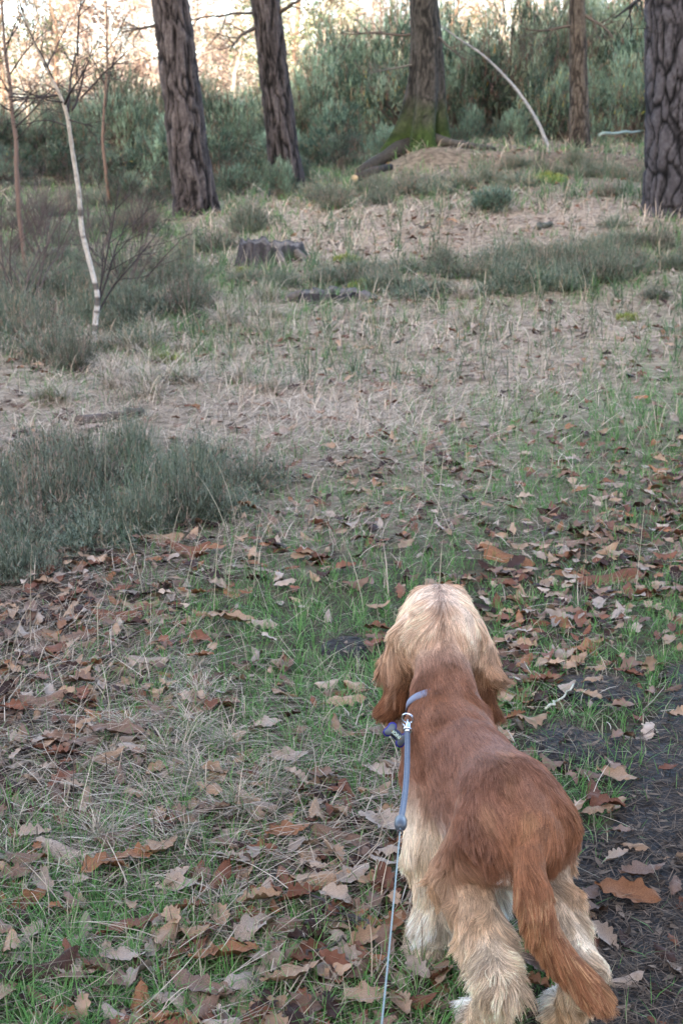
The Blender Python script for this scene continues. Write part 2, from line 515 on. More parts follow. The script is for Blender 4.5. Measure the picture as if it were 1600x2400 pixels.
# rough wispy heath grass, grey green mixed with straw
xx, yy = scatter(130000, 4.0, 27)
u_, v_ = project(xx, yy, terrain(xx, yy))
heath = np.maximum.reduce([np.exp(-((u_ - 120) / 330) ** 2 - ((v_ - 690) / 150) ** 2), .95 * np.exp(-((u_ - 1440) / 460) ** 2 - ((v_ - 620 + .08 * (u_ - 1440)) / 85) ** 2), .85 * np.exp(-((u_ - 760) / 420) ** 2 - ((v_ - 655) / 48) ** 2),
                           .9 * np.exp(-((u_ - 950) / 330) ** 2 - ((v_ - 445 + .06 * (u_ - 950)) / 42) ** 2), np.exp(-((u_ - 280) / 420) ** 2 - ((v_ - 490) / 70) ** 2), .2 * np.exp(-((u_ - 260) / 300) ** 2 - ((v_ - 1160) / 95) ** 2), .5 * np.exp(-((u_ - 380) / 300) ** 2 - ((v_ - 800) / 70) ** 2), .7 * (v_ < 470), .30 * ((v_ < 900) & (v_ > 430))])
pat = fbm(xx, yy, 1.3, 90, 3)
keep = rng.random(len(xx)) < np.clip(heath * .8 + pat * 1.1 * heath - .06, .015, 1) * np.where(((u_ > 600) & (u_ < 745) & (v_ > 430) & (v_ < 520)) | ((u_ > 400) & (u_ < 530) & (v_ > 495) & (v_ < 575)) | ((u_ > 880) & (u_ < 1080) & (v_ > 340) & (v_ < 425)), .06, 1.0)
xx, yy, pat, heath = xx[keep], yy[keep], pat[keep], heath[keep]
xx, yy = tufty(xx, yy, .7, .10); n = len(xx)
zz = terrain(xx, yy) - .005
L = rng.uniform(.05, .24, n) * (1 + .8 * pat); W = rng.uniform(.0022, .0040, n) * np.clip(yy / 5.0, 1, 3.2) ** .8
t_ = rng.random(n)[:, None]
colr = np.array([.055, .092, .050]) * (1 - t_) + np.array([.125, .175, .095]) * t_
colr = np.where((rng.random(n) < np.where(project(xx, yy, zz)[0] < 520, .10, .22) - .2 * pat)[:, None], np.array([.42, .325, .235]), colr) * rng.uniform(.6, 1.25, n)[:, None]
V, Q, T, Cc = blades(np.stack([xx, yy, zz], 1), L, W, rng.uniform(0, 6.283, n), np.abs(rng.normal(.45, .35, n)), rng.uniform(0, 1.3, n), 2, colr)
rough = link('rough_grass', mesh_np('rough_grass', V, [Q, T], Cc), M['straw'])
tag(rough, 'rough wispy grey green grass mixed with straw on the heath', 'rough grass', kind='stuff')

# arching tussocks of bleached grass
def tussock_mesh(seed, n=170, green=.12):
    r = np.random.default_rng(seed)
    a = r.uniform(0, 6.283, n); b = np.stack([r.normal(0, .03, n), r.normal(0, .03, n), np.full(n, -.01)], 1)
    c = np.array([.52, .42, .32]) * r.uniform(.45, 1.2, (n, 1)); c[r.random(n) < green] = np.array([.13, .19, .07])
    V, Q, T, Cc = blades(b, r.uniform(.10, .34, n), r.uniform(.0025, .005, n), a, np.abs(r.normal(.25, .2, n)), r.uniform(.6, 2.3, n), 4, c, 1.0)
    me = mesh_np('grass_tussock', V, [Q, T], Cc); me.materials.append(M['straw']); return me
TUS = [tussock_mesh(400 + k, green=[.05, .3, .12][k]) for k in range(3)]
def tussock(px, py, s, label, group):
    c = at(px, py); o = link('grass_tussock', TUS[random.randrange(3)], None, None, c, (0, 0, random.uniform(0, 6.28)), (s * random.uniform(.8, 1.3), s * random.uniform(.8, 1.3), s * random.uniform(.6, 1.0)))
    tag(o, label, 'grass tussock', group)
for _ in range(34):
    tussock(random.gauss(310, 200), random.gauss(860, 55), random.uniform(.4, .95), 'bleached arching grass tussock below the white birch', 'tussocks below the birch')
for _ in range(26):
    tussock(random.gauss(700, 190), random.gauss(735, 35), random.uniform(.5, .95), 'dry grass tussock on the slope near the low rotted stump', 'tussocks near the low stump')
for _ in range(16):
    tussock(random.gauss(450, 130), random.gauss(1830, 130), random.uniform(.28, .5), 'small wispy dry grass tussock among the fallen oak leaves', 'small tussocks among the leaves')

# ------------------------------------------------------------------ fallen oak leaves
def leaf_mesh(name, seed, lobes=4, width=0.3, curl=0.3, arch=0.25, cols=5, depth=0.42, twist=0.0):
    r = np.random.default_rng(seed)
    n = 18
    t = np.linspace(0, 1, n)
    env = np.sin(np.pi * np.clip(t, 0, 1) ** 0.75) ** 0.8 * (0.72 + 0.5 * t)
    V = []
    u = np.linspace(-1, 1, cols)
    ph = r.uniform(-0.5, 0.5, 2)
    for k in range(n):
        for c in u:
            sidx = 0 if c < 0 else 1
            lob = 1 - depth * (0.5 + 0.5 * math.cos(2 * math.pi * lobes * t[k] + ph[sidx])) * (abs(c) > 0.9)
            jit = 1 + 0.05 * r.normal() * (abs(c) > 0.9)
            w = width * env[k] * lob * jit * c
            if t[k] < 0.09: w = 0.016 * c
            xx = t[k] - 0.5 + 0.05 * abs(c) * (abs(c) > 0.9)
            zz = curl * abs(w) ** 1.5 * 2.2 + 1.3 * arch * (t[k] - 0.5) ** 2 + 0.020 * r.normal() * (abs(c) > 0.4) + .03 * math.sin(9 * t[k] + 2 * c + seed)
            tw = twist * (t[k] - 0.5)
            V.append((xx, w * math.cos(tw), zz + w * math.sin(tw)))
    V = np.array(V)
    i = (np.arange(n - 1)[:, None] * cols + np.arange(cols - 1)[None]).ravel()
    Q = np.stack([i, i + cols, i + cols + 1, i + 1], 1)
    return V, Q
LEAVES = [leaf_mesh('leaf', 100 + k, [4, 4, 3, 5, 4, 3, 5, 4, 4, 1][k], [.27, .24, .29, .25, .22, .29, .27, .24, .28, .22][k], [.5, -.8, .3, .9, -.5, .6, -1.0, -1.6, .2, -.8][k], [.2, -.35, .3, .15, -.3, -.4, .3, -.15, -.2, .3][k], 5, [.36, .30, .38, .32, .28, .36, .34, .26, .38, .06][k], [0, .8, -.6, .4, 1.2, -1, .3, -.5, .7, .9][k]) for k in range(10)]
LEAF_ME = []
for k, (V, Q) in enumerate(LEAVES):
    me = mesh_np('oak_leaf', V, Q, None, True); me.materials.append(M['leaf_o']); LEAF_ME.append(me)
PAL = {'russet': (.155, .066, .040), 'orange brown': (.24, .110, .056), 'tan': (.31, .195, .122), 'pale greyish': (.33, .245, .185), 'mauve brown': (.18, .110, .078), 'dark brown': (.05, .027, .021)}
PALK = list(PAL); PALW = [.18, .07, .18, .17, .26, .14]
DESC = {'russet': 'russet brown oak leaf fallen on the ground', 'orange brown': 'orange brown oak leaf fallen on the ground', 'tan': 'tan dry oak leaf fallen on the ground',
        'pale greyish': 'pale greyish oak leaf fallen on the ground', 'mauve brown': 'mauve brown oak leaf fallen on the ground', 'dark brown': 'dark brown wet oak leaf fallen on the ground'}
# leaves that can be picked out in the picture: px, py, length, colour, yaw, shape
HERO = [(523, 2273, .125, 'orange brown', .3, 0), (571, 2324, .15, 'pale greyish', 1.0, 4), (479, 2359, .12, 'mauve brown', 2.8, 2), (686, 2324, .13, 'tan', .5, 2), (833, 2372, .115, 'tan', .2, 8),
        (594, 2219, .11, 'pale greyish', .8, 5), (654, 2193, .11, 'mauve brown', .1, 1), (740, 2091, .13, 'tan', .2, 9), (702, 2146, .09, 'russet', .4, 3), (734, 2187, .10, 'dark brown', 1.2, 6),
        (823, 2088, .10, 'pale greyish', .9, 2), (885, 2146, .085, 'mauve brown', 1.1, 5), (855, 2248, .095, 'tan', .7, 3), (817, 2232, .12, 'pale greyish', 2.2, 1), (906, 1970, .15, 'pale greyish', 2.4, 0),
        (801, 1986, .13, 'mauve brown', 2.9, 7), (673, 1986, .10, 'orange brown', .4, 2), (105, 2299, .13, 'dark brown', .1, 6), (274, 2340, .085, 'mauve brown', .5, 8), (297, 2193, .13, 'russet', .4, 4),
        (242, 2060, .105, 'orange brown', .2, 5), (179, 2024, .17, 'pale greyish', -.2, 7), (278, 1986, .12, 'mauve brown', .8, 7), (73, 1993, .085, 'pale greyish', .5, 3), (373, 2028, .12, 'tan', 1.1, 2),
        (447, 2359, .17, 'pale greyish', .1, 1), (10, 2372, .1, 'tan', 1.5, 8), (536, 1479, .15, 'tan', .1, 0), (610, 1482, .11, 'pale greyish', -.1, 1), (511, 1686, .095, 'russet', .2, 5),
        (613, 1724, .10, 'pale greyish', .3, 8), (673, 1807, .10, 'pale greyish', .3, 2), (801, 1670, .12, 'tan', .2, 4), (897, 1724, .16, 'mauve brown', .1, 1), (274, 1456, .17, 'russet', -.1, 7),
        (345, 1565, .13, 'pale greyish', -.2, 7), (185, 1629, .11, 'mauve brown', -.5, 3), (96, 1667, .13, 'mauve brown', .2, 6), (271, 1743, .14, 'mauve brown', -.1, 0), (242, 1798, .10, 'tan', .1, 9),
        (191, 1756, .12, 'mauve brown', .6, 1), (1463, 2137, .125, 'orange brown', -.3, 0), (1498, 2086, .11, 'mauve brown', .4, 2), (1447, 1976, .06, 'mauve brown', .2, 8), (1483, 2007, .06, 'tan', -.4, 1),
        (1440, 2050, .06, 'pale greyish', .5, 3), (1442, 1852, .095, 'tan', -.4, 2), (1567, 1525, .10, 'tan', 1.3, 8), (1315, 1638, .085, 'pale greyish', .6, 9), (1455, 1757, .07, 'mauve brown', .3, 5),
        (1386, 1617, .08, 'tan', .6, 4), (1189, 1316, .21, 'orange brown', -.5, 7), (1418, 1367, .24, 'russet', .35, 7), (383, 1270, .15, 'tan', .1, 7), (440, 1300, .16, 'russet', -.2, 6)]
def ground_normal(x, y):
    e = 0.03
    dx = (terrain(x + e, y) - terrain(x - e, y)) / (2 * e); dy = (terrain(x, y + e) - terrain(x, y - e)) / (2 * e)
    return np.stack([-dx, -dy, np.ones_like(dx)], 1)

cand = []
xx, yy = scatter(28000, 1.6, 26, 0.36, 0.3)
lw = cover(LEAF, xx, yy)
keep = rng.random(len(xx)) < np.clip(lw ** 1.7 * 1.22 + 1.4 * (lw > .15) * fbm(xx, yy, 2.2, 51, 3) * lw, 0, 1) * np.where(bare_c(xx, yy) > .5, 0.24, 1.0)
xx, yy = xx[keep], yy[keep]
nl = len(xx)
size = rng.uniform(0.036, 0.088, nl) * np.clip(1 + 0.015 * yy, 1, 1.25)
kind = rng.choice(len(PALK), nl, p=PALW)
shape = rng.integers(0, 10, nl)
yaw = rng.uniform(0, 6.283, nl); pit = rng.normal(0, 0.20, nl); rol = rng.normal(0, 0.27, nl)
zz = terrain(xx, yy) + rng.uniform(0.009, 0.040, nl)
u, v = project(xx, yy, zz)
# keep the dog's feet and the picked-out leaves clear
clear = np.ones(nl, bool)
for fx, fy in DOG_FEET:
    clear &= (xx - fx) ** 2 + (yy - fy) ** 2 > 0.06 ** 2
for h in HERO:
    c = at(h[0], h[1]); clear &= (xx - c[0]) ** 2 + (yy - c[1]) ** 2 > (h[2] * 0.42) ** 2
inview = (u > 5) & (u < 1595) & (v > 5) & (v < 2395) & clear
score = np.where(inview, size / yy, -1)
order = np.argsort(-score)
n_single = 296 - len(HERO)
single = set(order[:n_single].tolist())
def leaf_place(x, y):
    if bare(np.array([x]), np.array([y]))[0] > .5 and x > .2: return 'on the dark mud path'
    u, v = [float(q) for q in project(x, y, 0.)]
    if y > 4.6: return 'on the slope beyond the heather' if x > -.4 else 'around the dark heather'
    if u < 640 and v < 1480: return 'at the edge of the dark heather'
    if v < 1500: return 'in the green grass ahead of the dog'
    if u > 1180: return 'beside the mud path'
    if u > 640 and v > 1850: return 'under the lead by the front paw'
    if u > 640: return 'near the ear and name tag'
    return 'in the grass and straw away from the dog'
def put_leaf(x, y, z, s, kindname, yaw_, pit_, rol_, shp, jitter):
    o = link('oak_leaf', LEAF_ME[shp], None, None, (x, y, z), (rol_, pit_, yaw_), (s, s, s))
    c = np.array(PAL[kindname]) * jitter
    o.color = (*[float(q) for q in c], 1)
    big = 'large ' if s > .115 else 'small ' if s < .068 else ''
    look = {7: 'curled ', 6: 'cupped ', 9: 'unlobed '}.get(shp, '')
    where = leaf_place(x, y)
    tag(o, big + look + DESC[kindname].replace(' fallen on the ground', ' ' + where), 'leaf', big + look + kindname + ' leaves ' + where)
for (px, py, s, kn, yw, shp) in HERO:
    c = at(px, py)
    put_leaf(c[0], c[1], c[2] + 0.030, s, kn, yw, random.gauss(0, .12), random.gauss(0, .15), shp, random.uniform(.9, 1.12))
for k in order[:n_single]:
    put_leaf(xx[k], yy[k], zz[k], size[k], PALK[kind[k]], yaw[k], pit[k], rol[k], int(shape[k]), rng.uniform(.75, 1.2))
# the rest lies as one litter
geo = Geo()
def rotm(a, b, c):
    ca, sa, cb, sb, cc, sc_ = math.cos(a), math.sin(a), math.cos(b), math.sin(b), math.cos(c), math.sin(c)
    Rx = np.array([[1, 0, 0], [0, ca, -sa], [0, sa, ca]]); Ry = np.array([[cb, 0, sb], [0, 1, 0], [-sb, 0, cb]]); Rz = np.array([[cc, -sc_, 0], [sc_, cc, 0], [0, 0, 1]])
    return Rz @ Ry @ Rx
for k in range(nl):
    if k in single or not clear[k]: continue
    V, Q = LEAVES[shape[k]]
    if yy[k] > 3.8:                                             # far leaves need fewer faces
        V = V.reshape(18, 5, 3)[[0, 2, 4, 6, 8, 10, 12, 14, 17]][:, [0, 2, 4]].reshape(-1, 3)
        i = (np.arange(8)[:, None] * 3 + np.arange(2)[None]).ravel(); Q = np.stack([i, i + 3, i + 4, i + 1], 1)
    c = np.array(PAL[PALK[kind[k]]]) * rng.uniform(.7, 1.2)
    geo.add((V * size[k]) @ rotm(rol[k], pit[k], yaw[k]).T + np.array([xx[k], yy[k], zz[k] - .006]), Q, None, c)
litter = link('leaf_litter', geo.mesh('leaf_litter', True), M['leaf_a'])
tag(litter, 'scattered fallen oak leaves too many to count', 'leaf litter', kind='stuff')
# ------------------------------------------------------------------ trunks
def trunk_mesh(name, pts, rad, around=88, rings=300, plate=(0.11, 0.34), relief=0.020, cols=None, seed=0, flare=0.0, flare_h=0.5, moss_h=0.0, crack=0.34, vor=0.0):
    """a bark covered trunk; pts (k,3) and rad (k) are smoothed along the height"""
    pts = np.asarray(pts, float); rad = np.asarray(rad, float)
    s = np.concatenate([[0], np.cumsum(np.linalg.norm(np.diff(pts, axis=0), axis=1))])
    # finer rings low down, where the picture sees the trunk
    q = np.linspace(0, 1, rings) ** 1.35 * s[-1]
    c = np.stack([np.interp(q, s, pts[:, k]) for k in range(3)], 1)
    for _ in range(14):
        c[1:-1] = (c[:-2] + 2 * c[1:-1] + c[2:]) / 4
    r = np.interp(q, s, rad)
    th = np.arange(around) * 2 * math.pi / around
    TH, Qq = np.meshgrid(th, q); rr = np.repeat(r[:, None], around, 1)
    fl = np.exp(-Qq / flare_h)
    lob = 1 + flare * fl * (0.55 + 0.55 * np.cos(TH * 4 + seed) + 0.35 * np.cos(TH * 7 + 2.1 * seed))
    rr = rr * lob * (1 + 0.035 * np.cos(2 * TH + 0.6 * Qq + seed))
    cyl = np.stack([np.cos(TH) * rr.mean(), np.sin(TH) * rr.mean(), Qq], -1).reshape(-1, 3)
    warp = 0.035 * np.stack([vnoise(cyl * 5, seed + 1), vnoise(cyl * 5, seed + 2), 2 * vnoise(cyl * 4, seed + 3)], 1)
    w = cyl + warp
    p = np.stack([w[:, 0] / plate[0], w[:, 1] / plate[0], w[:, 2] / plate[1]], 1)
    f1, f2, rid = voronoi(p * [.62, .62, .5], seed)
    n1 = vnoise(p, seed + 11) + .45 * vnoise(p * 2.1, seed + 12); n2_ = vnoise(p * [1.7, 1.7, 1.2] + 7.3, seed + 13)
    e = sstep(.0, crack, np.abs(n1)) * (.45 + .55 * sstep(0., .22, np.abs(n2_))) * (.6 + .4 * sstep(0, .14, f2 - f1))
    if vor:
        e = e * (1 - vor) + vor * sstep(.0, .17, f2 - f1 + .05 * vnoise(p * 3, seed + 15)) * (.35 + .65 * sstep(0, .2, np.abs(n1)))
    rid = np.clip(.5 * rid + .5 * (.5 + .5 * vnoise(p * .8, seed + 14)), 0, 1)
    fine = vnoise(np.stack([w[:, 0] / 0.018, w[:, 1] / 0.018, w[:, 2] / 0.07], 1), seed + 5)
    d = relief * (e * (0.75 + 0.6 * rid) - 0.75) + relief * 0.28 * fine
    rr = rr.reshape(-1) + d
    V = np.repeat(c, around, 0) + np.stack([np.cos(TH).ravel() * rr, np.sin(TH).ravel() * rr, np.zeros(rr.size)], 1)
    cols = cols or ((.005, .004, .0038), (.036, .029, .028), (.108, .091, .086))
    dark, mid, lite = [np.array(k) for k in cols]
    k = (0.35 + 0.65 * rid + 0.35 * fine)[:, None]
    col = dark * (1 - e[:, None]) + e[:, None] * (mid * (1 - np.clip(k, 0, 1)) + lite * np.clip(k, 0, 1))
    if moss_h:
        ms = sstep(moss_h * 1.5, moss_h * 0.35, Qq.ravel() + 0.16 * vnoise(cyl * 7, seed + 8))[:, None]
        col = col * (1 - ms) + np.array([.030, .048, .012]) * (0.8 + 0.5 * fine[:, None]) * ms
    i = np.arange(rings - 1)[:, None] * around; j = np.arange(around)[None]; j2 = (j + 1) % around
    Q = np.stack([i + j, i + j2, i + around + j2, i + around + j], -1).reshape(-1, 4)
    return mesh_np(name, V, Q, col, True)

def grow(geo, start, d, length, r, depth, rg, sides=5, col=(.09, .07, .055), droop=0.0, kids=4, spread=0.8, shrink=0.55, wob=0.18, ends=None, n=7):
    d = np.asarray(d, float) / np.linalg.norm(d)
    pts = [np.asarray(start, float)]
    for k in range(n - 1):
        d = d + rg.normal(0, wob, 3) + np.array([0, 0, droop])
        d /= np.linalg.norm(d)
        pts.append(pts[-1] + d * length / (n - 1))
    pts = np.array(pts)
    geo.tube(pts, np.linspace(r, r * 0.35, n), max(3, sides), col, cap=False)
    if ends is not None and depth == 0:
        ends.extend(pts[n // 2:])
    if depth > 0:
        for k in range(kids):
            t = rg.uniform(0.3, 1.0); q = t * (n - 1); i = min(int(q), n - 2)
            p = pts[i] + (pts[i + 1] - pts[i]) * (q - i)
            dd = (pts[i + 1] - pts[i]); dd /= np.linalg.norm(dd)
            side = rg.normal(0, 1, 3); side -= dd * side.dot(dd); side /= np.linalg.norm(side) + 1e-9
            grow(geo, p, dd * (1 - spread * 0.4) + side * spread, length * shrink * rg.uniform(.7, 1.2), r * 0.5 * (1 - 0.4 * t), depth - 1, rg, sides - 1, col, droop, kids, spread, shrink, wob, ends, max(4, n - 1))
    return pts

def needle_crown(seed, n=900):
    """a pine crown of flat tiers of needle tufts, for high up out of the picture"""
    r = np.random.default_rng(seed); geo = Geo()
    for b in range(22):
        a = r.uniform(0, 6.283); zc = r.uniform(0, 6.5); ln = r.uniform(1.2, 2.9) * (1 - zc / 11)
        p = grow(geo, (0, 0, zc), (math.cos(a), math.sin(a), .25), ln, .05, 0, r, 5, (.12, .07, .045), 0.02, 0)
        m = n // 22
        t = r.uniform(.35, 1, m); c = np.stack([np.interp(t, np.linspace(0, 1, len(p)), p[:, k]) for k in range(3)], 1) + r.normal(0, .25, (m, 3)) * [1, 1, .5]
        V, Q, T, Cc = blades(c, r.uniform(.18, .34, m), r.uniform(.05, .09, m), r.uniform(0, 6.28, m), r.uniform(.2, 1.6, m), r.uniform(-.5, .5, m), 2, np.array([.05, .085, .05]) * r.uniform(.7, 1.3, (m, 1)))
        geo.add(V, Q, T, Cc)
    return geo.mesh('pine_crown')
PINE_CROWN = [needle_crown(5), needle_crown(6)]
for me in PINE_CROWN: me.materials.append(M['gorse'])

def standing(name, label, cat, base_px, base_Y, top_px, w_base, w_top, height=12.0, group=None, mat='bark', crown=0, crown_h=10.5, sway=0.0, **kw):
    """trunk whose foot is at base_px and that passes through top_px at the height the picture cuts it"""
    b = P(base_px[0], base_px[1], base_Y); t = P(top_px[0], top_px[1], base_Y)
    b[2] = float(terrain(b[0], b[1])[0]) - 0.06
    depth = base_Y * cp - (b[2] - CAM_H) * sp
    k = depth / f_px
    h1 = t[2] - b[2]
    lean = (t[0] - b[0]) / h1
    zs = np.array([0, .15, .3, .5, .75, 1.0, 1.6, 2.4, height / h1]) * h1
    xs_ = b[0] + lean * np.minimum(zs, h1 * 2.0) + sway * np.sin(np.clip(zs / h1, 0, 1) * math.pi)
    pts = np.stack([xs_ - b[0], np.zeros_like(zs), zs], 1)
    wd = np.interp(zs / h1, [0, 1.0, height / h1], [w_base * k / 2, w_top * k / 2, w_top * k / 2 * 0.45])
    root = empty(name, b)
    link('trunk', trunk_mesh('trunk', pts, wd, **kw), M[mat], root)
    if crown is not None:
        link('crown', PINE_CROWN[crown % 2], None, root, (pts[-1][0], 0, crown_h), (0, 0, crown * 1.3), 1.0)
    tag(root, label, cat, group)
    root['span'] = h1
    return root, b, lean, k

pineA, bA, lA, kA = standing('pine_tree', 'reddish grey barked pine trunk standing just behind the wide tree stump', 'pine tree', (462, 520), 18.0, (399, 0), 92, 80, mat='bark', seed=11, flare=.30, flare_h=.30, relief=.028, plate=(.043, .42), crown=0, crown_h=11)
pineB, bB, lB, kB = standing('pine_tree', 'slimmer dark pine trunk with small gorse growing at its foot', 'pine tree', (676, 464), 19.2, (622, 0), 74, 62, mat='bark', seed=23, flare=.36, flare_h=.30, relief=.024, plate=(.040, .40), crown=1, crown_h=11, cols=((.004, .0035, .0033), (.030, .025, .025), (.085, .073, .071)))
oak, bO, lO, kO = standing('oak_tree', 'grey oak trunk with green moss on its flared foot on the bank', 'oak tree', (985, 366), 20.0, (992, 0), 82, 62, mat='bark_o', seed=31, flare=.95, flare_h=.50, relief=.007, plate=(.035, .30), crown=None, moss_h=.55, sway=.07, cols=((.010, .009, .008), (.040, .036, .031), (.062, .056, .048)))
tD, bD, lD, kD = standing('oak_tree', 'thin straight brown trunk between the bent white stem and the big pine', 'oak tree', (1358, 350), 22.0, (1351, 0), 46, 35, mat='bark_o', seed=37, flare=.16, flare_h=.3, relief=.010, plate=(.05, .26), crown=None, cols=((.018, .014, .011), (.062, .051, .040), (.09, .075, .06)))
pineE, bE, lE, kE = standing('pine_tree', 'big pine with coarse black cracked bark plates beside the heather slope', 'pine tree', (1584, 490), 14.4, (1586, 0), 142, 136, mat='bark', seed=43, flare=.16, flare_h=.3, relief=.024, vor=.85, plate=(.058, .25), crown=1, crown_h=11, rings=420, around=120, crack=.30, cols=((.0025, .0022, .0022), (.025, .0225, .024), (.088, .080, .084)))

# dead side branches that cross the top of the picture
def side_branch(root, base, px, Y, target_px, r, seed, depth=2, col=(.075, .06, .05), kids=4, wob=.12):
    s = P(px[0], px[1], Y); e = P(target_px[0], target_px[1], Y - .3)
    geo = Geo(); rg = np.random.default_rng(seed)
    grow(geo, s - base, (e - s), float(np.linalg.norm(e - s)), r, depth, rg, 6, col, 0.0, kids, .75, .5, wob)
    return link('dead_branch', geo.mesh('dead_branch'), M['twig'], root)
side_branch(pineA, bA, (445, 80), 18, (420, 10), .02, 1)
side_branch(pineA, bA, (372, 55), 18, (300, 85), .025, 2)
side_branch(pineB, bB, (608, 60), 19.2, (500, 110), .028, 3, 3)
side_branch(pineB, bB, (604, 30), 19.2, (430, 75), .022, 4, 3)
side_branch(pineB, bB, (655, 30), 19.2, (720, -10), .03, 5, 2)
side_branch(oak, bO, (975, 80), 20, (800, 30), .02, 6, 3)
side_branch(oak, bO, (990, 150), 20, (880, 150), .02, 7, 3, (.11, .10, .085))
side_branch(oak, bO, (1012, 70), 20, (1120, 130), .02, 8, 3)
side_branch(tD, bD, (1345, 60), 22, (1230, 45), .025, 9, 3)
side_branch(tD, bD, (1362, 30), 22, (1450, 75), .03, 10, 2)
side_branch(pineE, bE, (1525, -20), 14.4, (1450, 30), .022, 12, 2, (.03, .028, .026))
side_branch(pineE, bE, (1520, 60), 14.4, (1470, 95), .012, 13, 1, (.03, .028, .026))

# roots and moss at the oak
def tube_part(name, root, base, pxs, rad, col, mat='bark_o', sides=8):
    pts = np.array([P(a, b, Y) for a, b, Y in pxs]); pts[:, 2] = terrain(pts[:, 0], pts[:, 1]) + np.array(rad) * .5 + .03; pts = pts - base
    geo = Geo(); geo.tube(pts, rad, sides, col); return link(name, geo.mesh(name, True), M[mat], root)
tube_part('root', oak, bO, [(960, 372, 20.0), (905, 392, 19.8), (865, 408, 19.5), (838, 420, 19.2)], [.16, .10, .08, .05], (.04, .036, .03))
tube_part('root', oak, bO, [(1010, 372, 19.8), (1060, 374, 19.7), (1110, 372, 19.7), (1160, 368, 19.7)], [.11, .05, .04, .02], (.055, .05, .042))
geo = Geo(); c0 = at(832, 432) + [0, 0, .06]
c1 = at(915, 404) + [0, 0, .05]
geo.tube(np.array([c0 - c0, (c1 - c0) * .5 + [0, 0, .02], c1 - c0]), [.05, .05, .04], 12, np.array([[.04, .034, .028]] * 3))
lg = link('sawn_log', geo.mesh('sawn_log', True), M['wood'], None, c0)
geo = Geo(); a = np.arange(14) * 2 * math.pi / 14
dirv = (c0 - c1) / np.linalg.norm(c0 - c1)
geo.tube(np.array([dirv * .001, dirv * .012]), [.046, .045], 14, (.42, .32, .19))
link('cut_face', geo.mesh('cut_face'), M['wood'], lg)
tag(lg, 'short sawn log with a pale cut end below the mossy oak', 'log')

# ------------------------------------------------------------------ gorse thicket
def gorse_mesh(seed, n=1900, yellow=0.0):
    r = np.random.default_rng(seed); fol = Geo(); st = Geo()
    cl = r.normal(0, 1, (16, 3)); cl /= np.linalg.norm(cl, axis=1, keepdims=True); cl[:, 2] = np.abs(cl[:, 2]) * .95
    cl *= r.uniform(.5, .95, (16, 1))
    for c in cl:
        p = np.array([np.zeros(3) + [r.normal(0, .08), r.normal(0, .08), 0], c * [.45, .45, .5] + [0, 0, .1], c + [0, 0, .08]])
        st.tube(p, [.035, .02, .008], 5, np.array([.105, .085, .07]) * r.uniform(.7, 1.2), cap=False)
    for _ in range(40):                                           # dead brown inner twigs
        a = r.uniform(0, 6.28); rr = r.uniform(.1, .9)
        grow(st, (rr * math.cos(a) * .6, rr * math.sin(a) * .6, r.uniform(.05, .5)), r.normal(0, 1, 3) + [0, 0, .8], r.uniform(.25, .55), .008, 1, r, 4, np.array([.13, .10, .08]) * r.uniform(.6, 1.3), 0, 3)
    ck = r.integers(0, 16, n); cs = cl[ck]
    off = r.normal(0, 1, (n, 3)); off /= np.linalg.norm(off, axis=1, keepdims=True)
    pos = cs + off * (r.uniform(0.15, 1, (n, 1)) ** .5) * .26 * np.array([1, 1, .95])
    pos[:, 2] = np.abs(pos[:, 2]) + .02
    kp = r.random(n) < .3 + .7 * sstep(.12, .45, pos[:, 2]); pos, off, ck = pos[kp], off[kp], ck[kp]; n = len(pos)
    out = off * .8 + np.array([0, 0, .75]) + r.normal(0, .25, (n, 3)); out /= np.linalg.norm(out, axis=1, keepdims=True)
    base = np.array([.032, .057, .038]); pale = np.array([.235, .315, .215])
    cl_t = r.random(16)
    tcol = np.clip(cl_t[ck] * .9 + r.random(n) * .5 - .3, 0, 1)[:, None]
    scol = base * (1 - tcol) + pale * tcol
    brown = r.random(n) < .16
    scol[brown] = np.array([.15, .11, .075])
    m = 11                                                      # spines on each shoot
    tt = np.linspace(.1, 1, m)
    ln = r.uniform(.08, .17, n)
    bp = (pos[:, None] + out[:, None] * (tt[None, :, None] * ln[:, None, None])).reshape(-1, 3)
    dv = np.repeat(out, m, 0) * .6 + r.normal(0, .55, (n * m, 3)); dv /= np.linalg.norm(dv, axis=1, keepdims=True)
    az = np.arctan2(dv[:, 1], dv[:, 0]); lean = np.arccos(np.clip(dv[:, 2], -1, 1))
    cc = np.repeat(scol, m, 0) * r.uniform(.75, 1.25, (n * m, 1)) * np.tile(.85 + .3 * tt, n)[:, None]
    if yellow:
        fl = r.random(n * m) < yellow; cc[fl] = np.array([.42, .33, .06])
    V, Q, T, Cc = blades(bp, r.uniform(.04, .085, n * m), r.uniform(.008, .018, n * m), az, lean, r.normal(0, .3, n * m), 1, cc)
    fol.add(V, Q, T, Cc)
    a_, b_ = fol.mesh('gorse_foliage'), st.mesh('gorse_stem')
    a_.materials.append(M['gorse']); b_.materials.append(M['twig'])
    return a_, b_
GORSE = [gorse_mesh(60 + k, yellow=[0, .006, 0, .02, 0][k]) for k in range(5)]
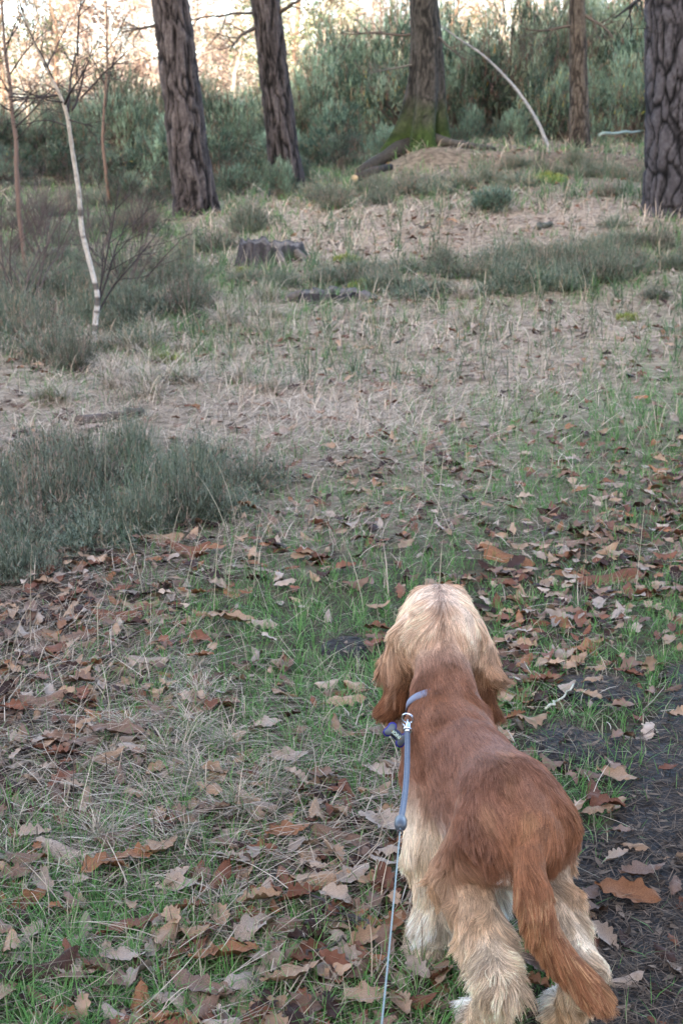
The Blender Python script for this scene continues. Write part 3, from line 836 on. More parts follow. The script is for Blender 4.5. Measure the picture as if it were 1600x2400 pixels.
def gorse(px, py, Y, w, h, var, label, group='gorse thicket behind the trees', dz=0.0):
    g = P(px, py, Y); gz = float(terrain(g[0], g[1])[0])
    if 'thicket behind the trunks' in label:
        size = 'tall ' if h > 2.3 else 'low ' if h < 1.45 else ''
        spot = min(((180, 'behind the white birch'), (430, 'behind the reddish pine'), (645, 'behind the slim dark pine'), (810, 'between the slim pine and the mossy oak'), (985, 'behind the mossy oak'), (1190, 'behind the bent white stem'), (1355, 'behind the thin brown trunk'), (1560, 'behind the big cracked pine')), key=lambda q: abs(q[0] - px))[1]
        label = size + label.replace('in the thicket behind the trunks', spot); group = size + group + ' ' + spot
    root = empty('gorse_bush', (g[0], g[1], gz - .05 + dz), random.uniform(0, 6.28))
    for nm, me in zip(('foliage', 'stem'), GORSE[var]):
        o = link(nm, me, None, root); o.scale = (w, w, h)
    tag(root, label, 'gorse bush', group)
    return root
GL = 'dense grey green gorse bush in the thicket behind the trunks'
GF = 'gorse bush flecked with yellow flowers in the thicket behind the trunks'
rg = np.random.default_rng(17)
for row, (Y, n, hl, hr) in enumerate([(26, 17, 1.15, 1.7), (29, 17, 1.5, 2.4), (32.5, 18, 1.85, 3.2), (36, 18, 2.1, 3.9)]):
    for k in range(n):
        f = (k + rg.uniform(-.3, .3)) / (n - 1)
        u = -260 + f * 2120
        if row == 0 and 880 < u < 1560 and rg.random() < .25: continue
        h = (hl + (hr - hl) * sstep(.30, .85, f)) * rg.uniform(.6, 1.2)
        if row >= 2 and 560 < u < 760: h *= 1.0
        v = [0, 1, 2, 3, 4][rg.integers(0, 5)] if f > .4 else [0, 1, 2, 4][rg.integers(0, 4)]
        gorse(u, 400, Y + rg.uniform(-1, 1), max(.9, h * rg.uniform(.5, .72)), h, v, GF if v in (1, 3) else GL, 'yellow flowered gorse' if v in (1, 3) else 'gorse thicket behind the trees')
# small pale gorse seedlings in front of the thicket
SM = 'small pale gorse seedling in front of the dark thicket'
for px, py, Y, w, h in [(1090, 350, 22, .38, .62), (1195, 350, 23, .32, .60), (915, 380, 21.5, .4, .5), (700, 450, 20, .33, .42), (560, 430, 21, .45, .5), (660, 455, 18.2, .26, .52), (420, 400, 22, .5, .6), (310, 440, 20, .5, .55), (1030, 360, 22, .3, .5), (800, 400, 22, .45, .55), (500, 440, 22, .4, .4)]:
    gorse(px, py, Y, w, h, int(rg.choice([0, 2, 4])), SM, 'gorse seedlings')
gorse(1150, 540, 14.6, .30, .30, 0, 'dark little gorse bush among dry leaves below the bank', 'none').pop('group')

# ------------------------------------------------------------------ heather
def heather_mesh(seed, n=420, brown=.12):
    r = np.random.default_rng(seed); g_ = Geo()
    a = r.uniform(0, 6.283, n); rr = r.random(n) ** .62 * .34
    base = np.stack([rr * np.cos(a) * .38, rr * np.sin(a) * .38, np.zeros(n) - .01], 1)
    hgt = r.uniform(.10, .34, n) * (1 - .45 * (rr / .3) ** 2)
    az = a + r.normal(0, .5, n); lean = np.abs(.12 + 1.15 * (rr / .34) * r.uniform(.4, 1.1, n) + r.normal(0, .28, n))
    green = np.array([.074, .092, .058]); pale = np.array([.20, .215, .155])
    t = r.random(n)[:, None]; col = green * (1 - t) + pale * t
    bz = r.random(n) < brown; col[bz] = np.array([.30, .22, .16])
    V, Q, T, Cc = blades(base, hgt, np.full(n, .0035), az, lean, r.normal(-.1, .25, n), 3, col * .8)
    g_.add(V, Q, T, Cc)
    m = 12
    tt = np.tile(np.linspace(.25, 1.0, m), n)
    # points along each sprig
    k = np.repeat(np.arange(n), m)
    L_ = hgt[k] * tt
    p = base[k] + np.stack([np.sin(lean[k]) * L_ * np.cos(az[k]), np.sin(lean[k]) * L_ * np.sin(az[k]), np.cos(lean[k]) * L_], 1) + r.normal(0, .006, (n * m, 3))
    cc = col[k] * r.uniform(.75, 1.3, (n * m, 1))
    tip = (tt > .93) & (r.random(n * m) < .22); cc[tip] = np.array([.25, .165, .12])
    V, Q, T, Cc = blades(p, r.uniform(.018, .042, n * m), r.uniform(.003, .0055, n * m), r.uniform(0, 6.283, n * m), np.abs(r.normal(.85, .4, n * m)), r.normal(-.4, .3, n * m), 1, cc)
    g_.add(V, Q, T, Cc)
    me = g_.mesh('heather'); me.materials.append(M['heather'])
    return me
HEATH = [heather_mesh(80 + k, n=270, brown=[.08, .14, .24, .11][k]) for k in range(4)]
def heather(px, py, s, hs, label, group, var=None):
    c = at(px, py)
    adj = ('tall ' if hs > 1.05 else 'squat ' if hs < .55 else '') + ('spreading ' if s > 1.1 else 'small ' if s < .68 else '')
    label = adj + label; group = adj + group
    o = link('heather_clump', HEATH[random.randrange(4) if var is None else var], None, None, c, (0, 0, random.uniform(0, 6.28)), (s, s, hs))
    tag(o, label, 'heather', group)
H1 = 'bushy grey green heather clump beside the dry oak leaves'
for k, (px, py) in enumerate([(20, 1290), (120, 1270), (215, 1275), (305, 1255), (60, 1215), (165, 1205), (265, 1210), (360, 1235), (440, 1225), (520, 1200), (10, 1150), (110, 1140), (215, 1150), (320, 1160), (420, 1150), (510, 1130), (590, 1150), (480, 1085), (300, 1095), (120, 1085), (-60, 1230), (35, 1345)]):
    heather(px + random.gauss(0, 18), py + random.gauss(0, 10), random.uniform(.5, 1.0), random.uniform(.45, 1.15), H1, 'heather clumps beside the oak leaves')
H2 = 'heather clump in the rough grass around the birch sapling'
H3 = 'dark heather clump on the slope below the big cracked pine'
H4 = 'heather clump in the strip of turf behind the pale dry grass'
H5 = 'heather clump on the bank under the mossy oak'
H6 = 'heather clump around the foot of the reddish pine'
def drift(n, cx, cy, sx, sy, slope, s0, s1, h0, h1, label, group, ok=lambda px, py: True):
    for _ in range(n):
        dx = random.gauss(0, sx); px = cx + dx; py = cy + random.gauss(0, sy) + slope * dx
        if 520 < px < 760 and 545 < py < 660 or not ok(px, py) or py < 385 or (800 < px < 1060 and py < 432) or (590 < px < 750 and 430 < py < 525) or (390 < px < 540 and 495 < py < 580): continue
        heather(px, py, random.uniform(s0, s1), random.uniform(h0, h1), label, group)
drift(84, 110, 700, 170, 90, 0, .6, 1.35, .55, 1.35, H2, 'heather around the birch sapling', lambda px, py: py < 900 and px < 470)
drift(56, 1420, 625, 220, 38, -.08, .5, 1.15, .4, .95, H3, 'heather below the big pine', lambda px, py: px > 960)
drift(30, 760, 655, 210, 28, 0, .5, 1.05, .3, .7, H4, 'heather strip in the turf')
drift(34, 930, 450, 170, 26, -.06, .6, 1.4, .5, 1.1, H5, 'heather on the bank', lambda px, py: px > 690)
drift(12, 1430, 415, 90, 22, -.03, .6, 1.2, .5, 1.0, H5, 'heather on the bank')
drift(42, 300, 500, 220, 38, 0, .7, 1.6, .6, 1.4, H6, 'heather around the reddish pine', lambda px, py: px < 700)

# ------------------------------------------------------------------ birch sapling and bare saplings
def sapling(name, label, cat, pxs, Y, widths, cols, branches, seed, mat='birch', bands=False, rings=160):
    pts = np.array([P(a, b, Y) for a, b in pxs]); base = pts[0].copy(); base[2] = float(terrain(base[0], base[1])[0]) - .03
    pts[0] = base
    s = np.concatenate([[0], np.cumsum(np.linalg.norm(np.diff(pts, axis=0), axis=1))])
    q = np.linspace(0, s[-1], rings)
    c = np.stack([np.interp(q, s, pts[:, k]) for k in range(3)], 1)
    for _ in range(25): c[1:-1] = (c[:-2] + 2 * c[1:-1] + c[2:]) / 4
    k = Y / f_px / 2
    rad = np.interp(q, s, np.array(widths) * k) * (1 + .06 * np.sin(q * 60))
    t = (q / s[-1])[:, None]
    col = np.array(cols[0]) * (1 - t) + np.array(cols[1]) * t
    if bands:
        bn = vnoise(np.stack([q * 17, q * 0, q * 0], 1), seed) + .6 * vnoise(np.stack([q * 45, q * 0, q * 0], 1), seed + 1)
        dk = .85 * sstep(.62, .80, bn)[:, None]; col = col * (1 - dk) + np.array([.05, .04, .035]) * dk
        rad = rad * (1 + .10 * dk[:, 0])
    root = empty(name, base)
    g_ = Geo(); g_.tube(c - base, rad, 10, col)
    link('trunk', g_.mesh('trunk', True), M[mat], root)
    g_ = Geo(); r = np.random.default_rng(seed)
    for (a, b, ta, tb, w, dep) in branches:
        p0 = P(a, b, Y) - base; p1 = P(ta, tb, Y + r.uniform(-.4, .4)) - base
        grow(g_, p0, p1 - p0, float(np.linalg.norm(p1 - p0)), w * .95, dep, r, 6, (.05, .04, .037), .012, 6, .65, .55, .08)
    if branches:
        link('crown', g_.mesh('crown'), M['twig'], root)
    tag(root, label, cat)
    return root
sapling('birch_sapling', 'slender white birch sapling with dark bands and bare dark branches', 'birch tree',
        [(222, 825), (223, 760), (232, 700), (215, 630), (192, 545), (186, 450), (168, 340), (158, 262), (141, 222), (112, 165), (85, 110), (62, 50), (45, 0), (20, -90)], 9.1,
        [12.5, 12.5, 12, 12, 11.5, 11, 10, 9, 7.5, 6.5, 6, 5, 4, 3], ((.50, .455, .41), (.26, .20, .13)),
        [(160, 262, 182, 130, .011, 2), (182, 130, 178, -30, .008, 2), (152, 245, 190, 150, .009, 2), (170, 258, 250, 150, .009, 3), (190, 230, 300, 120, .007, 2), (125, 185, 60, 60, .006, 2), (141, 222, 20, 240, .008, 3), (150, 240, 10, 215, .007, 3), (112, 165, 40, 20, .006, 2), (165, 300, 70, 250, .006, 2), (110, 160, 150, 30, .006, 2), (160, 280, 230, 300, .006, 2), (232, 700, 255, 600, .008, 3), (228, 720, 300, 500, .009, 3), (225, 740, 330, 560, .008, 3), (222, 740, 280, 420, .008, 2)], 5, bands=True)
sapling('birch_sapling', 'thin reddish sapling standing among heather near the white birch', 'birch tree', [(62, 590), (45, 500), (42, 440), (38, 380), (40, 330), (30, 280), (25, 200), (12, 120), (5, 0)], 12.0, [11, 11, 12, 11, 10, 9, 8, 7, 5], ((.17, .11, .085), (.15, .11, .09)),
        [(30, 280, 110, 200, .008, 3), (25, 220, -40, 120, .008, 3), (12, 130, 70, 10, .007, 3), (38, 330, 120, 260, .006, 2), (25, 240, 100, 215, .007, 3), (28, 260, -60, 235, .008, 3), (35, 300, 160, 190, .008, 3), (20, 180, 130, 60, .008, 3), (10, 110, 90, -20, .007, 3), (25, 220, 200, 240, .007, 3), (30, 270, 190, 140, .006, 3)], 6, 'twig')
sapling('birch_sapling', 'thin brown sapling rising between the white birch and the reddish pine', 'birch tree', [(258, 480), (248, 400), (240, 330), (245, 250), (252, 150), (250, 0)], 20.0, [9, 8, 7, 6, 5, 4], ((.15, .10, .075), (.14, .10, .08)),
        [(245, 260, 300, 120, .012, 3), (248, 200, 190, 90, .012, 3), (252, 120, 320, 20, .010, 2)], 8, 'twig')
sapling('birch_sapling', 'bare white birch stem bent in an arch over the bank', 'birch tree', [(1290, 362), (1278, 330), (1264, 295), (1240, 253), (1210, 210), (1180, 176), (1150, 146), (1120, 120), (1080, 95), (1035, 62), (1010, 45)], 21.0, [9, 8.5, 8, 7.5, 7, 6, 5.5, 5, 3.5, 2.5, 2], ((.25, .245, .24), (.22, .215, .21)), [(1120, 120, 1040, 60, .008, 2), (1150, 146, 1060, 110, .008, 2), (1180, 176, 1230, 90, .006, 2)], 9)
# leafless shrubs among the heather by the birch
def bare_shrub(px, py, h, seed, label):
    c = at(px, py); root = empty('bare_shrub', c); g_ = Geo(); r = np.random.default_rng(seed)
    for k in range(9):
        a = r.uniform(0, 6.28)
        grow(g_, (r.normal(0, .05), r.normal(0, .05), -.02), (math.cos(a) * .45, math.sin(a) * .45, 1), h * r.uniform(.6, 1.1), .007, 3, r, 5, np.array([.10, .075, .068]) * r.uniform(.8, 1.2), .01, 4, .55, .5, .09)
    link('stem', g_.mesh('stem'), M['twig'], root)
    tag(root, label, 'shrub', 'bare shrubs by the birch')
for k, (px, py, h) in enumerate([(290, 700, .75), (60, 730, .85), (120, 640, .8), (330, 560, .6), (10, 640, .9), (215, 600, .7), (100, 560, .7)]):
    bare_shrub(px, py, h, 200 + k, 'leafless twiggy brown shrub among the heather by the birch')

# ------------------------------------------------------------------ stumps, moss, sticks
def stump(px, py, r, h, seed, label):
    c = at(px, py); rs = np.random.default_rng(seed)
    around, rings = 72, 16
    th = np.arange(around) * 2 * math.pi / around
    g_ = Geo()
    topj = h * (1 + .16 * vnoise(np.stack([np.cos(th) * 3, np.sin(th) * 3, th * 0], 1), seed) + .12 * vnoise(np.stack([np.cos(th) * 9, np.sin(th) * 9, th * 0], 1), seed + 1))
    V, Cc = [], []
    for i in range(rings):
        t = i / (rings - 1)
        rr = r * (1.16 - .2 * t ** .6) * (1 + .05 * np.cos(5 * th + 1) + .05 * vnoise(np.stack([np.cos(th) * 7, np.sin(th) * 7, np.full(around, t * .8)], 1), seed + 2) + .035 * vnoise(np.stack([np.cos(th) * 16, np.sin(th) * 16, np.full(around, t * 1.5)], 1), seed + 3))
        V.append(np.stack([rr * np.cos(th), rr * np.sin(th), topj * t - .03], 1))
        k = .5 + .5 * vnoise(np.stack([np.cos(th) * 14, np.sin(th) * 14, np.full(around, t)], 1), seed + 3)[:, None]
        cc = np.array([.010, .009, .009]) * (1 - k) + np.array([.085, .075, .075]) * k
        ms = sstep(.95, .25, t) * sstep(-.2, .4, np.sin(th * 2 + seed))[..., None]
        Cc.append(cc * (1 - ms) + np.array([.05, .075, .03]) * ms)
    # rotten inside
    for f, dz in ((.84, -.01), (.6, -.09), (.25, -.12)):
        V.append(np.stack([r * f * np.cos(th), r * f * np.sin(th), topj * .96 + dz * h / .2 - .03], 1)); Cc.append(np.tile([.13, .115, .105] if f > .8 else [.04, .034, .03], (around, 1)))
    n = len(V); V = np.concatenate(V); Cc = np.concatenate(Cc)
    i = np.arange(n - 1)[:, None] * around; j = np.arange(around)[None]; j2 = (j + 1) % around
    Q = np.stack([i + j, i + j2, i + around + j2, i + around + j], -1).reshape(-1, 4)
    g_.add(V, Q, None, Cc)
    root = empty('tree_stump', c)
    link('stump_wood', g_.mesh('stump_wood', True), M['wood'], root)
    # buttress roots
    for k in range(4):
        a = rs.uniform(0, 6.28) if k else -.5
        g2 = Geo(); g2.tube(np.array([[r * .9 * math.cos(a), r * .9 * math.sin(a), h * .45], [r * 1.25 * math.cos(a), r * 1.25 * math.sin(a), h * .15], [r * 1.6 * math.cos(a + .1), r * 1.6 * math.sin(a + .1), -.03]]), [r * .16, r * .13, r * .06], 8, (.12, .10, .085))
        link('root', g2.mesh('root', True), M['wood'], root)
    tag(root, label, 'tree stump')
    return root
stump(634, 612, .28, .19, 3, 'wide weathered grey tree stump with a jagged rim in the turf')
stump(778, 704, .25, .09, 4, 'low rotted tree stump almost sunk in dry grass')

def moss(px, py, w, h, seed, label, lift=.0):
    c = at(px, py); r = np.random.default_rng(seed); n = 260
    a = r.uniform(0, 6.28, n); rr = np.sqrt(r.random(n))
    hz = h * (1 - rr ** 2) + lift
    b = np.stack([w * rr * np.cos(a), w * .6 * rr * np.sin(a), hz * .6], 1)
    V, Q, T, Cc = blades(b, r.uniform(.03, .06, n), r.uniform(.010, .018, n), r.uniform(0, 6.28, n), r.uniform(.1, 1.2, n), r.normal(0, .3, n), 1, np.array([.22, .25, .07]) * r.uniform(.7, 1.25, (n, 1)))
    g_ = Geo(); g_.add(V, Q, T, Cc)
    m = 20; th = np.arange(m) * 2 * math.pi / m
    V = [np.stack([w * f * np.cos(th), w * .6 * f * np.sin(th), np.full(m, h * .55 * (1 - f * f) - .01 * f)], 1) for f in (1., .75, .5, .25, .02)]
    V = np.concatenate(V); i = np.arange(4)[:, None] * m; j = np.arange(m)[None]; j2 = (j + 1) % m
    g_.add(V, np.stack([i + j, i + j2, i + m + j2, i + m + j], -1).reshape(-1, 4), None, (.09, .12, .03))
    o = link('moss_cushion', g_.mesh('moss_cushion'), M['moss'], None, c)
    tag(o, label, 'moss')
moss(1285, 424, .24, .13, 1, 'bright yellow green moss cushion on the brown bank')
moss(812, 616, .12, .06, 2, 'small yellow green moss cushion beside the wide stump')
moss(858, 680, .14, .09, 3, 'yellow green moss cushion beside the low rotted stump')
moss(568, 642, .06, .03, 4, 'tiny yellow green moss cushion in front of the wide stump')
moss(1470, 752, .08, .03, 5, 'small green moss cushion at the edge of the pale dry grass')
moss(395, 852, .10, .04, 6, 'green moss cushion near the foot of the white birch')

def stick(name, pxs, rad, col, label, cat, kids=0, seed=0, lift=.02):
    pts = np.array([at(a, b) for a, b in pxs]); pts[:, 2] += lift; base = pts[0].copy()
    g_ = Geo(); r = np.random.default_rng(seed)
    s = np.linspace(0, 1, 14); c = np.stack([np.interp(s, np.linspace(0, 1, len(pts)), pts[:, k]) for k in range(3)], 1) - base
    c += r.normal(0, .0025 + rad * .2, c.shape)
    g_.tube(c, np.linspace(rad, rad * .6, 14), 7, col)
    for k in range(kids):
        q = c[r.integers(4, 12)]
        grow(g_, q, r.normal(0, 1, 3) * [1, 1, .15], .09, rad * .6, 0, r, 4, col, 0, 0)
    o = link(name, g_.mesh(name, True), M['wood'], None, base)
    tag(o, label, cat)
stick('twig', [(721, 2136), (800, 2180), (877, 2219)], .0032, (.06, .05, .048), 'thin dark twig with side shoots on the leaves beside the lead', 'twig', 3, 1, .035)
stick('twig', [(718, 2285), (790, 2255), (858, 2213)], .003, (.075, .06, .055), 'thin grey twig crossing the oak leaves next to the lead', 'twig', 2, 2, .03)
stick('fallen_branch', [(180, 1000), (250, 992), (310, 985), (345, 975)], .028, (.10, .075, .062), 'short fallen branch half buried in bleached dry grass', 'branch', 2, 3, .02)
stick('fallen_branch', [(1255, 540), (1290, 532)], .035, (.09, .095, .08), 'stubby grey fallen branch on the pale leaf strip', 'branch', 0, 4, .03)
stick('fallen_branch', [(1400, 352), (1450, 347), (1515, 338), (1560, 336)], .022, (.20, .25, .22), 'pale lichen covered fallen branch behind the big pine', 'branch', 0, 6, .22)
stick('straw_stalk', [(1278, 1690), (1310, 1664), (1345, 1632)], .0035, (.50, .45, .33), 'pale flat straw stalk lying beside the dog', 'stalk', 0, 5, .03)

# ------------------------------------------------------------------ sunlit wood beyond the thicket
def wood_tree(seed, leaf_cols, n_leaf=2600, h=9.0, trunk_col=(.24, .19, .15), r0=.10, low=.8, leaf=(.08, .17), spread=2.2):
    r = np.random.default_rng(seed); tr = Geo(); cr = Geo(); ends = []
    zs = np.linspace(0, h, 12); xw = np.cumsum(r.normal(0, .09, 12)); yw = np.cumsum(r.normal(0, .09, 12))
    tp = np.stack([xw, yw, zs], 1); tr.tube(tp, np.linspace(r0, .02, 12), 8, trunk_col)
    for k in range(34):
        t = low / h + (1 - low / h) * r.random(); a = r.uniform(0, 6.28)
        p = np.array([np.interp(t * h, zs, xw), np.interp(t * h, zs, yw), t * h])
        grow(cr, p, (math.cos(a), math.sin(a), .55), spread * (1.1 - .6 * t) * r.uniform(.6, 1.1), .022, 2, r, 4, np.array([.11, .075, .06]), 0.0, 4, .7, .55, .12, ends)
    ends = np.array(ends)
    m = int(n_leaf * 1.2)
    p = ends[r.integers(0, len(ends), m)] + r.normal(0, .13, (m, 3))
    lc = np.array(leaf_cols)[r.integers(0, len(leaf_cols), m)] * r.uniform(.7, 1.25, (m, 1))
    V, Q, T, Cc = blades(p, r.uniform(*leaf, m), r.uniform(leaf[0] * .7, leaf[1] * .7, m), r.uniform(0, 6.28, m), r.uniform(.3, 2.6, m), r.normal(0, .4, m), 2, lc)
    cr.add(V, Q, T, Cc)
    a_, b_ = tr.mesh('wood_trunk', True), cr.mesh('wood_crown')
    a_.materials.append(M['birch']); b_.materials.append(M['tree_leaf'])
    return a_, b_
WOOD = [(wood_tree(301, [(.58, .42, .34), (.64, .50, .42), (.48, .35, .28)], 3000), 'peach leaved birch lit by the sun beyond the gorse', 'peach leaved birches'),
        (wood_tree(302, [(.58, .50, .34), (.52, .45, .30), (.44, .42, .30)], 2800), 'golden leaved birch lit by the sun beyond the gorse', 'golden leaved birches'),
        (wood_tree(303, [(.42, .31, .24), (.35, .26, .20)], 1300, trunk_col=(.32, .26, .21)), 'nearly bare pale stemmed birch lit by the sun beyond the gorse', 'nearly bare birches'),
        (wood_tree(304, [(.09, .12, .065), (.12, .15, .08), (.15, .16, .08)], 3200, trunk_col=(.15, .10, .07), leaf=(.05, .16)), 'olive green pine lit by the sun beyond the gorse', 'olive green pines beyond the gorse'),
        (wood_tree(305, [(.54, .40, .29), (.58, .46, .32)], 2600, h=6.5, low=.4), 'low orange leaved scrub tree beyond the gorse', 'orange leaved scrub trees')]
rg = np.random.default_rng(29)
cnt = 0
for Y, n in ((58, 15), (66, 16), (76, 18), (90, 20), (108, 22), (130, 22)):
    for k in range(n):
        u = -150 + (k + rg.uniform(.1, .9)) / n * 1900
        v = rg.choice(5, p=[.30, .22, .17, .13, .18]) if u < 1000 else rg.choice(5, p=[.22, .12, .24, .30, .12])
        if u < 380 and rg.random() < .30: continue
        (mt, mc), lab, grp = WOOD[v]
        g = P(u, 300, Y + rg.uniform(-3, 3)); gz = float(terrain(g[0], g[1])[0])
        root = empty('woodland_tree', (g[0], g[1], gz), rg.uniform(0, 6.28))
        s = rg.uniform(.85, 1.25)
        for nm, me in (('trunk', mt), ('crown', mc)):
            o = link(nm, me, None, root); o.scale = (s, s, s)
        tag(root, lab, 'tree', grp)
        cnt += 1
# ------------------------------------------------------------------ the dog
G0 = np.array([.29, 2.13]); hd = np.array([-.292, .956]); rt = np.array([.956, .292])
def W(a, b, z):
    q = G0 + a * rt + b * hd
    return np.array([q[0], q[1], z])
BROWN = np.array([.235, .110, .068]); RED = np.array([.275, .118, .058]); GOLD = np.array([.42, .225, .105]); SAND = np.array([.58, .385, .23]); CREAM = np.array([.80, .635, .455]); WHITE = np.array([.86, .78, .68]); BLOND = np.array([.78, .555, .39])
back = np.array([-hd[0], -hd[1], 0.]); dn = np.array([0, 0, -1.]); rgt = np.array([rt[0], rt[1], 0.])
HX, HY = .194, 2.63                       # middle of the head
def mixv(*a): return sum(np.asarray(v, float) * w for v, w in a)
PR = []
def prim(tagn, a, ra, b, rb, la, lb, ca, cb, flow, lift, grav, wave, dens, k=.03):
    PR.append(dict(t=tagn, a=np.asarray(a, float), ra=ra, b=np.asarray(b, float), rb=rb, la=la, lb=lb, ca=np.asarray(ca), cb=np.asarray(cb), flow=np.asarray(flow, float), lift=lift, grav=grav, wave=wave, dens=dens, k=k))
# trunk of the body
prim('body', W(0, .32, .365), .072, W(0, .04, .370), .071, .030, .034, BROWN, BROWN, mixv((back, 1), (dn, .25)), .10, .10, .10, 1.0, .04)
prim('side', W(0, .30, .285), .068, W(0, .10, .310), .064, .036, .040, BROWN * .98, BROWN, mixv((back, .8), (dn, .7)), .10, .2, .18, 1.0, .04)
prim('chest', W(.01, .33, .24), .044, W(.01, .20, .25), .042, .045, .045, CREAM, CREAM, mixv((back, .4), (dn, 1)), .06, .3, .5, .9, .04)
prim('rump', W(.0, .035, .375), .068, W(.0, -.03, .345), .064, .038, .045, BROWN, RED, mixv((back, .6), (dn, .7)), .10, .2, .3, 1.0, .04)
# neck and head
prim('neck', W(0, .31, .375), .070, (.193, 2.560, .475), .047, .034, .028, RED * .95, BROWN * 1.05, mixv((back, 1.0), (dn, .30)), .14, .1, .35, 1.0, .035)
prim('skull', (HX, 2.605, .503), .073, (HX, 2.665, .512), .069, .044, .050, BLOND, BLOND, (0, -1, -.4), .05, .25, .35, 1.7, .02)
prim('muzzle', (HX, 2.68, .488), .045, (HX, 2.775, .470), .030, .012, .008, GOLD, GOLD, (0, -1, 0), .06, .05, .1, .5, .02)
for s in (-1, 1):
    prim('ear', (HX + s * .060, 2.610, .516), .023, (HX + s * .080, 2.605, .445), .024, .062, .070, BLOND, GOLD, (s * .16, -.25, -1), .13, .25, 1.0, 1.5, .014)
    prim('ear', (HX + s * .080, 2.605, .445), .024, (HX + s * .085, 2.600, .372), .022, .062, .055, GOLD, RED * 1.1, (s * .03, -.12, -1), .12, .25, 1.2, 1.4, .014)
# front legs
for s in (-1, 1):
    pw = W(-.084, .178, .022) if s < 0 else W(.062, .265, .022)
    el = W(-.070, .225, .205) if s < 0 else W(.068, .235, .205)
    wr = W(-.082, .165, .085) if s < 0 else W(.064, .235, .085)
    sh = W(s * .040, .295, .31)
    prim('shoulder', sh, .048, el, .038, .04, .05, BROWN if s > 0 else BROWN * 1.1, CREAM, mixv((back, .4), (dn, 1)), .12, .25, .4, 1.0, .03)
    prim('fleg', el, .034, wr, .023, .050, .040, CREAM, CREAM * .9, mixv((back, .5), (dn, 1), (rgt, .10 * s)), .24, .30, .7, 1.0, .02)
    prim('fpaw', wr, .024, pw, .028, .038, .030, WHITE, WHITE, mixv((dn, 1), (back, .2)), .28, .3, .5, 1.0, .02)
    prim('fpaw', pw, .030, pw + np.array([hd[0], hd[1], 0]) * .035, .024, .03, .02, CREAM, CREAM, mixv((dn, .5), (back, -.7)), .2, .1, .3, .9, .015)
# hind legs
for s, foot, hock in ((-1, np.array([.236, 2.030, .022]), np.array([.253, 1.978, .150])), (1, np.array([.382, 2.060, .022]), np.array([.391, 2.015, .150]))):
    hip = W(s * .048, .005, .345); kn = W(s * .070, .055, .245)
    prim('thigh', hip, .056, kn, .046, .042, .048, RED * .95 if s > 0 else BROWN * 1.05, mixv((BROWN, .6), (SAND, .5)), mixv((back, .55), (dn, 1)), .11, .25, .5, 1.05, .03)
    prim('gaskin', kn + np.array([0, -.02, -.01]), .043, hock, .026, .038, .046, mixv((SAND, .75), (BROWN, .2)), CREAM, mixv((back, .7), (dn, 1), (rgt, .22 * s)), .30, .30, .9, 1.1, .025)
    prim('hock', hock, .024, mixv((foot, .8), (hock, .2)) + np.array([0, 0, .01]), .023, .037, .028, CREAM, SAND, mixv((back, .35), (dn, 1), (rgt, .3 * s)), .32, .30, .8, 1.1, .02)
    prim('hpaw', foot, .028, foot + np.array([hd[0], hd[1], 0]) * .045, .025, .035, .022, CREAM, WHITE, mixv((dn, .6), (back, -.6)), .2, .15, .4, .9, .015)
# belly between the hind legs
prim('belly', W(-.01, .16, .265), .045, W(0, .02, .285), .040, .045, .04, WHITE, WHITE, mixv((back, .3), (dn, 1)), .2, .3, .5, .9, .03)
# hanging tail
TAIL = [(1258, 1905, 2.105, .020), (1240, 2000, 2.040, .021), (1250, 2105, 1.990, .021), (1293, 2210, 1.962, .018), (1358, 2292, 1.942, .015), (1402, 2330, 1.932, .011)]
tq = np.array([P(a, b, c) for a, b, c, _ in TAIL]); tr_ = np.array([q[3] for q in TAIL])
NT = 14; tt_ = np.linspace(0, 5, NT + 1)
def catmull(v, u):
    i = np.clip(np.floor(u).astype(int), 0, 4); f = (u - i)[:, None]
    g_ = lambda k: v[np.clip(i + k, 0, 5)]
    p0, p1, p2, p3 = g_(-1), g_(0), g_(1), g_(2)
    return .5 * (2 * p1 + (p2 - p0) * f + (2 * p0 - 5 * p1 + 4 * p2 - p3) * f ** 2 + (3 * p1 - p0 - 3 * p2 + p3) * f ** 3)
tp = catmull(tq, tt_); trd = np.interp(tt_, np.arange(6), tr_)
tlen = lambda u: float(np.interp(u, [0, 1, 2.2, 3.6, 5], [.030, .040, .050, .050, .034]))
for k in range(NT):
    along = tp[min(k + 2, NT)] - tp[max(k - 1, 0)]; along /= np.linalg.norm(along)
    prim('tail', tp[k], trd[k] * .85, tp[k + 1], trd[k + 1] * .85, tlen(tt_[k]), tlen(tt_[k + 1]), RED, RED * 1.03, mixv((along, 1.2), (dn, .25)), .10 + .10 * min(1, tt_[k] / 2), .22, .35, 1.15, .018)

def sdf_each(p):
    D = np.empty((len(PR), len(p)), np.float32); TT = np.empty_like(D)
    for i, q in enumerate(PR):
        ab = q['b'] - q['a']; t = np.clip((p - q['a']) @ ab / max(ab @ ab, 1e-9), 0, 1)
        D[i] = np.linalg.norm(p - q['a'] - t[:, None] * ab, axis=1) - (q['ra'] + (q['rb'] - q['ra']) * t)
        TT[i] = t
    return D, TT
def sdf(p):
    d = None
    for i, q in enumerate(PR):
        ab = q['b'] - q['a']; t = np.clip((p - q['a']) @ ab / max(ab @ ab, 1e-9), 0, 1)
        e = np.linalg.norm(p - q['a'] - t[:, None] * ab, axis=1) - (q['ra'] + (q['rb'] - q['ra']) * t)
        if d is None: d = e; continue
        k = q['k']; h = np.clip(.5 + .5 * (d - e) / k, 0, 1)
        d = d * (1 - h) + e * h - k * h * (1 - h)
    return d
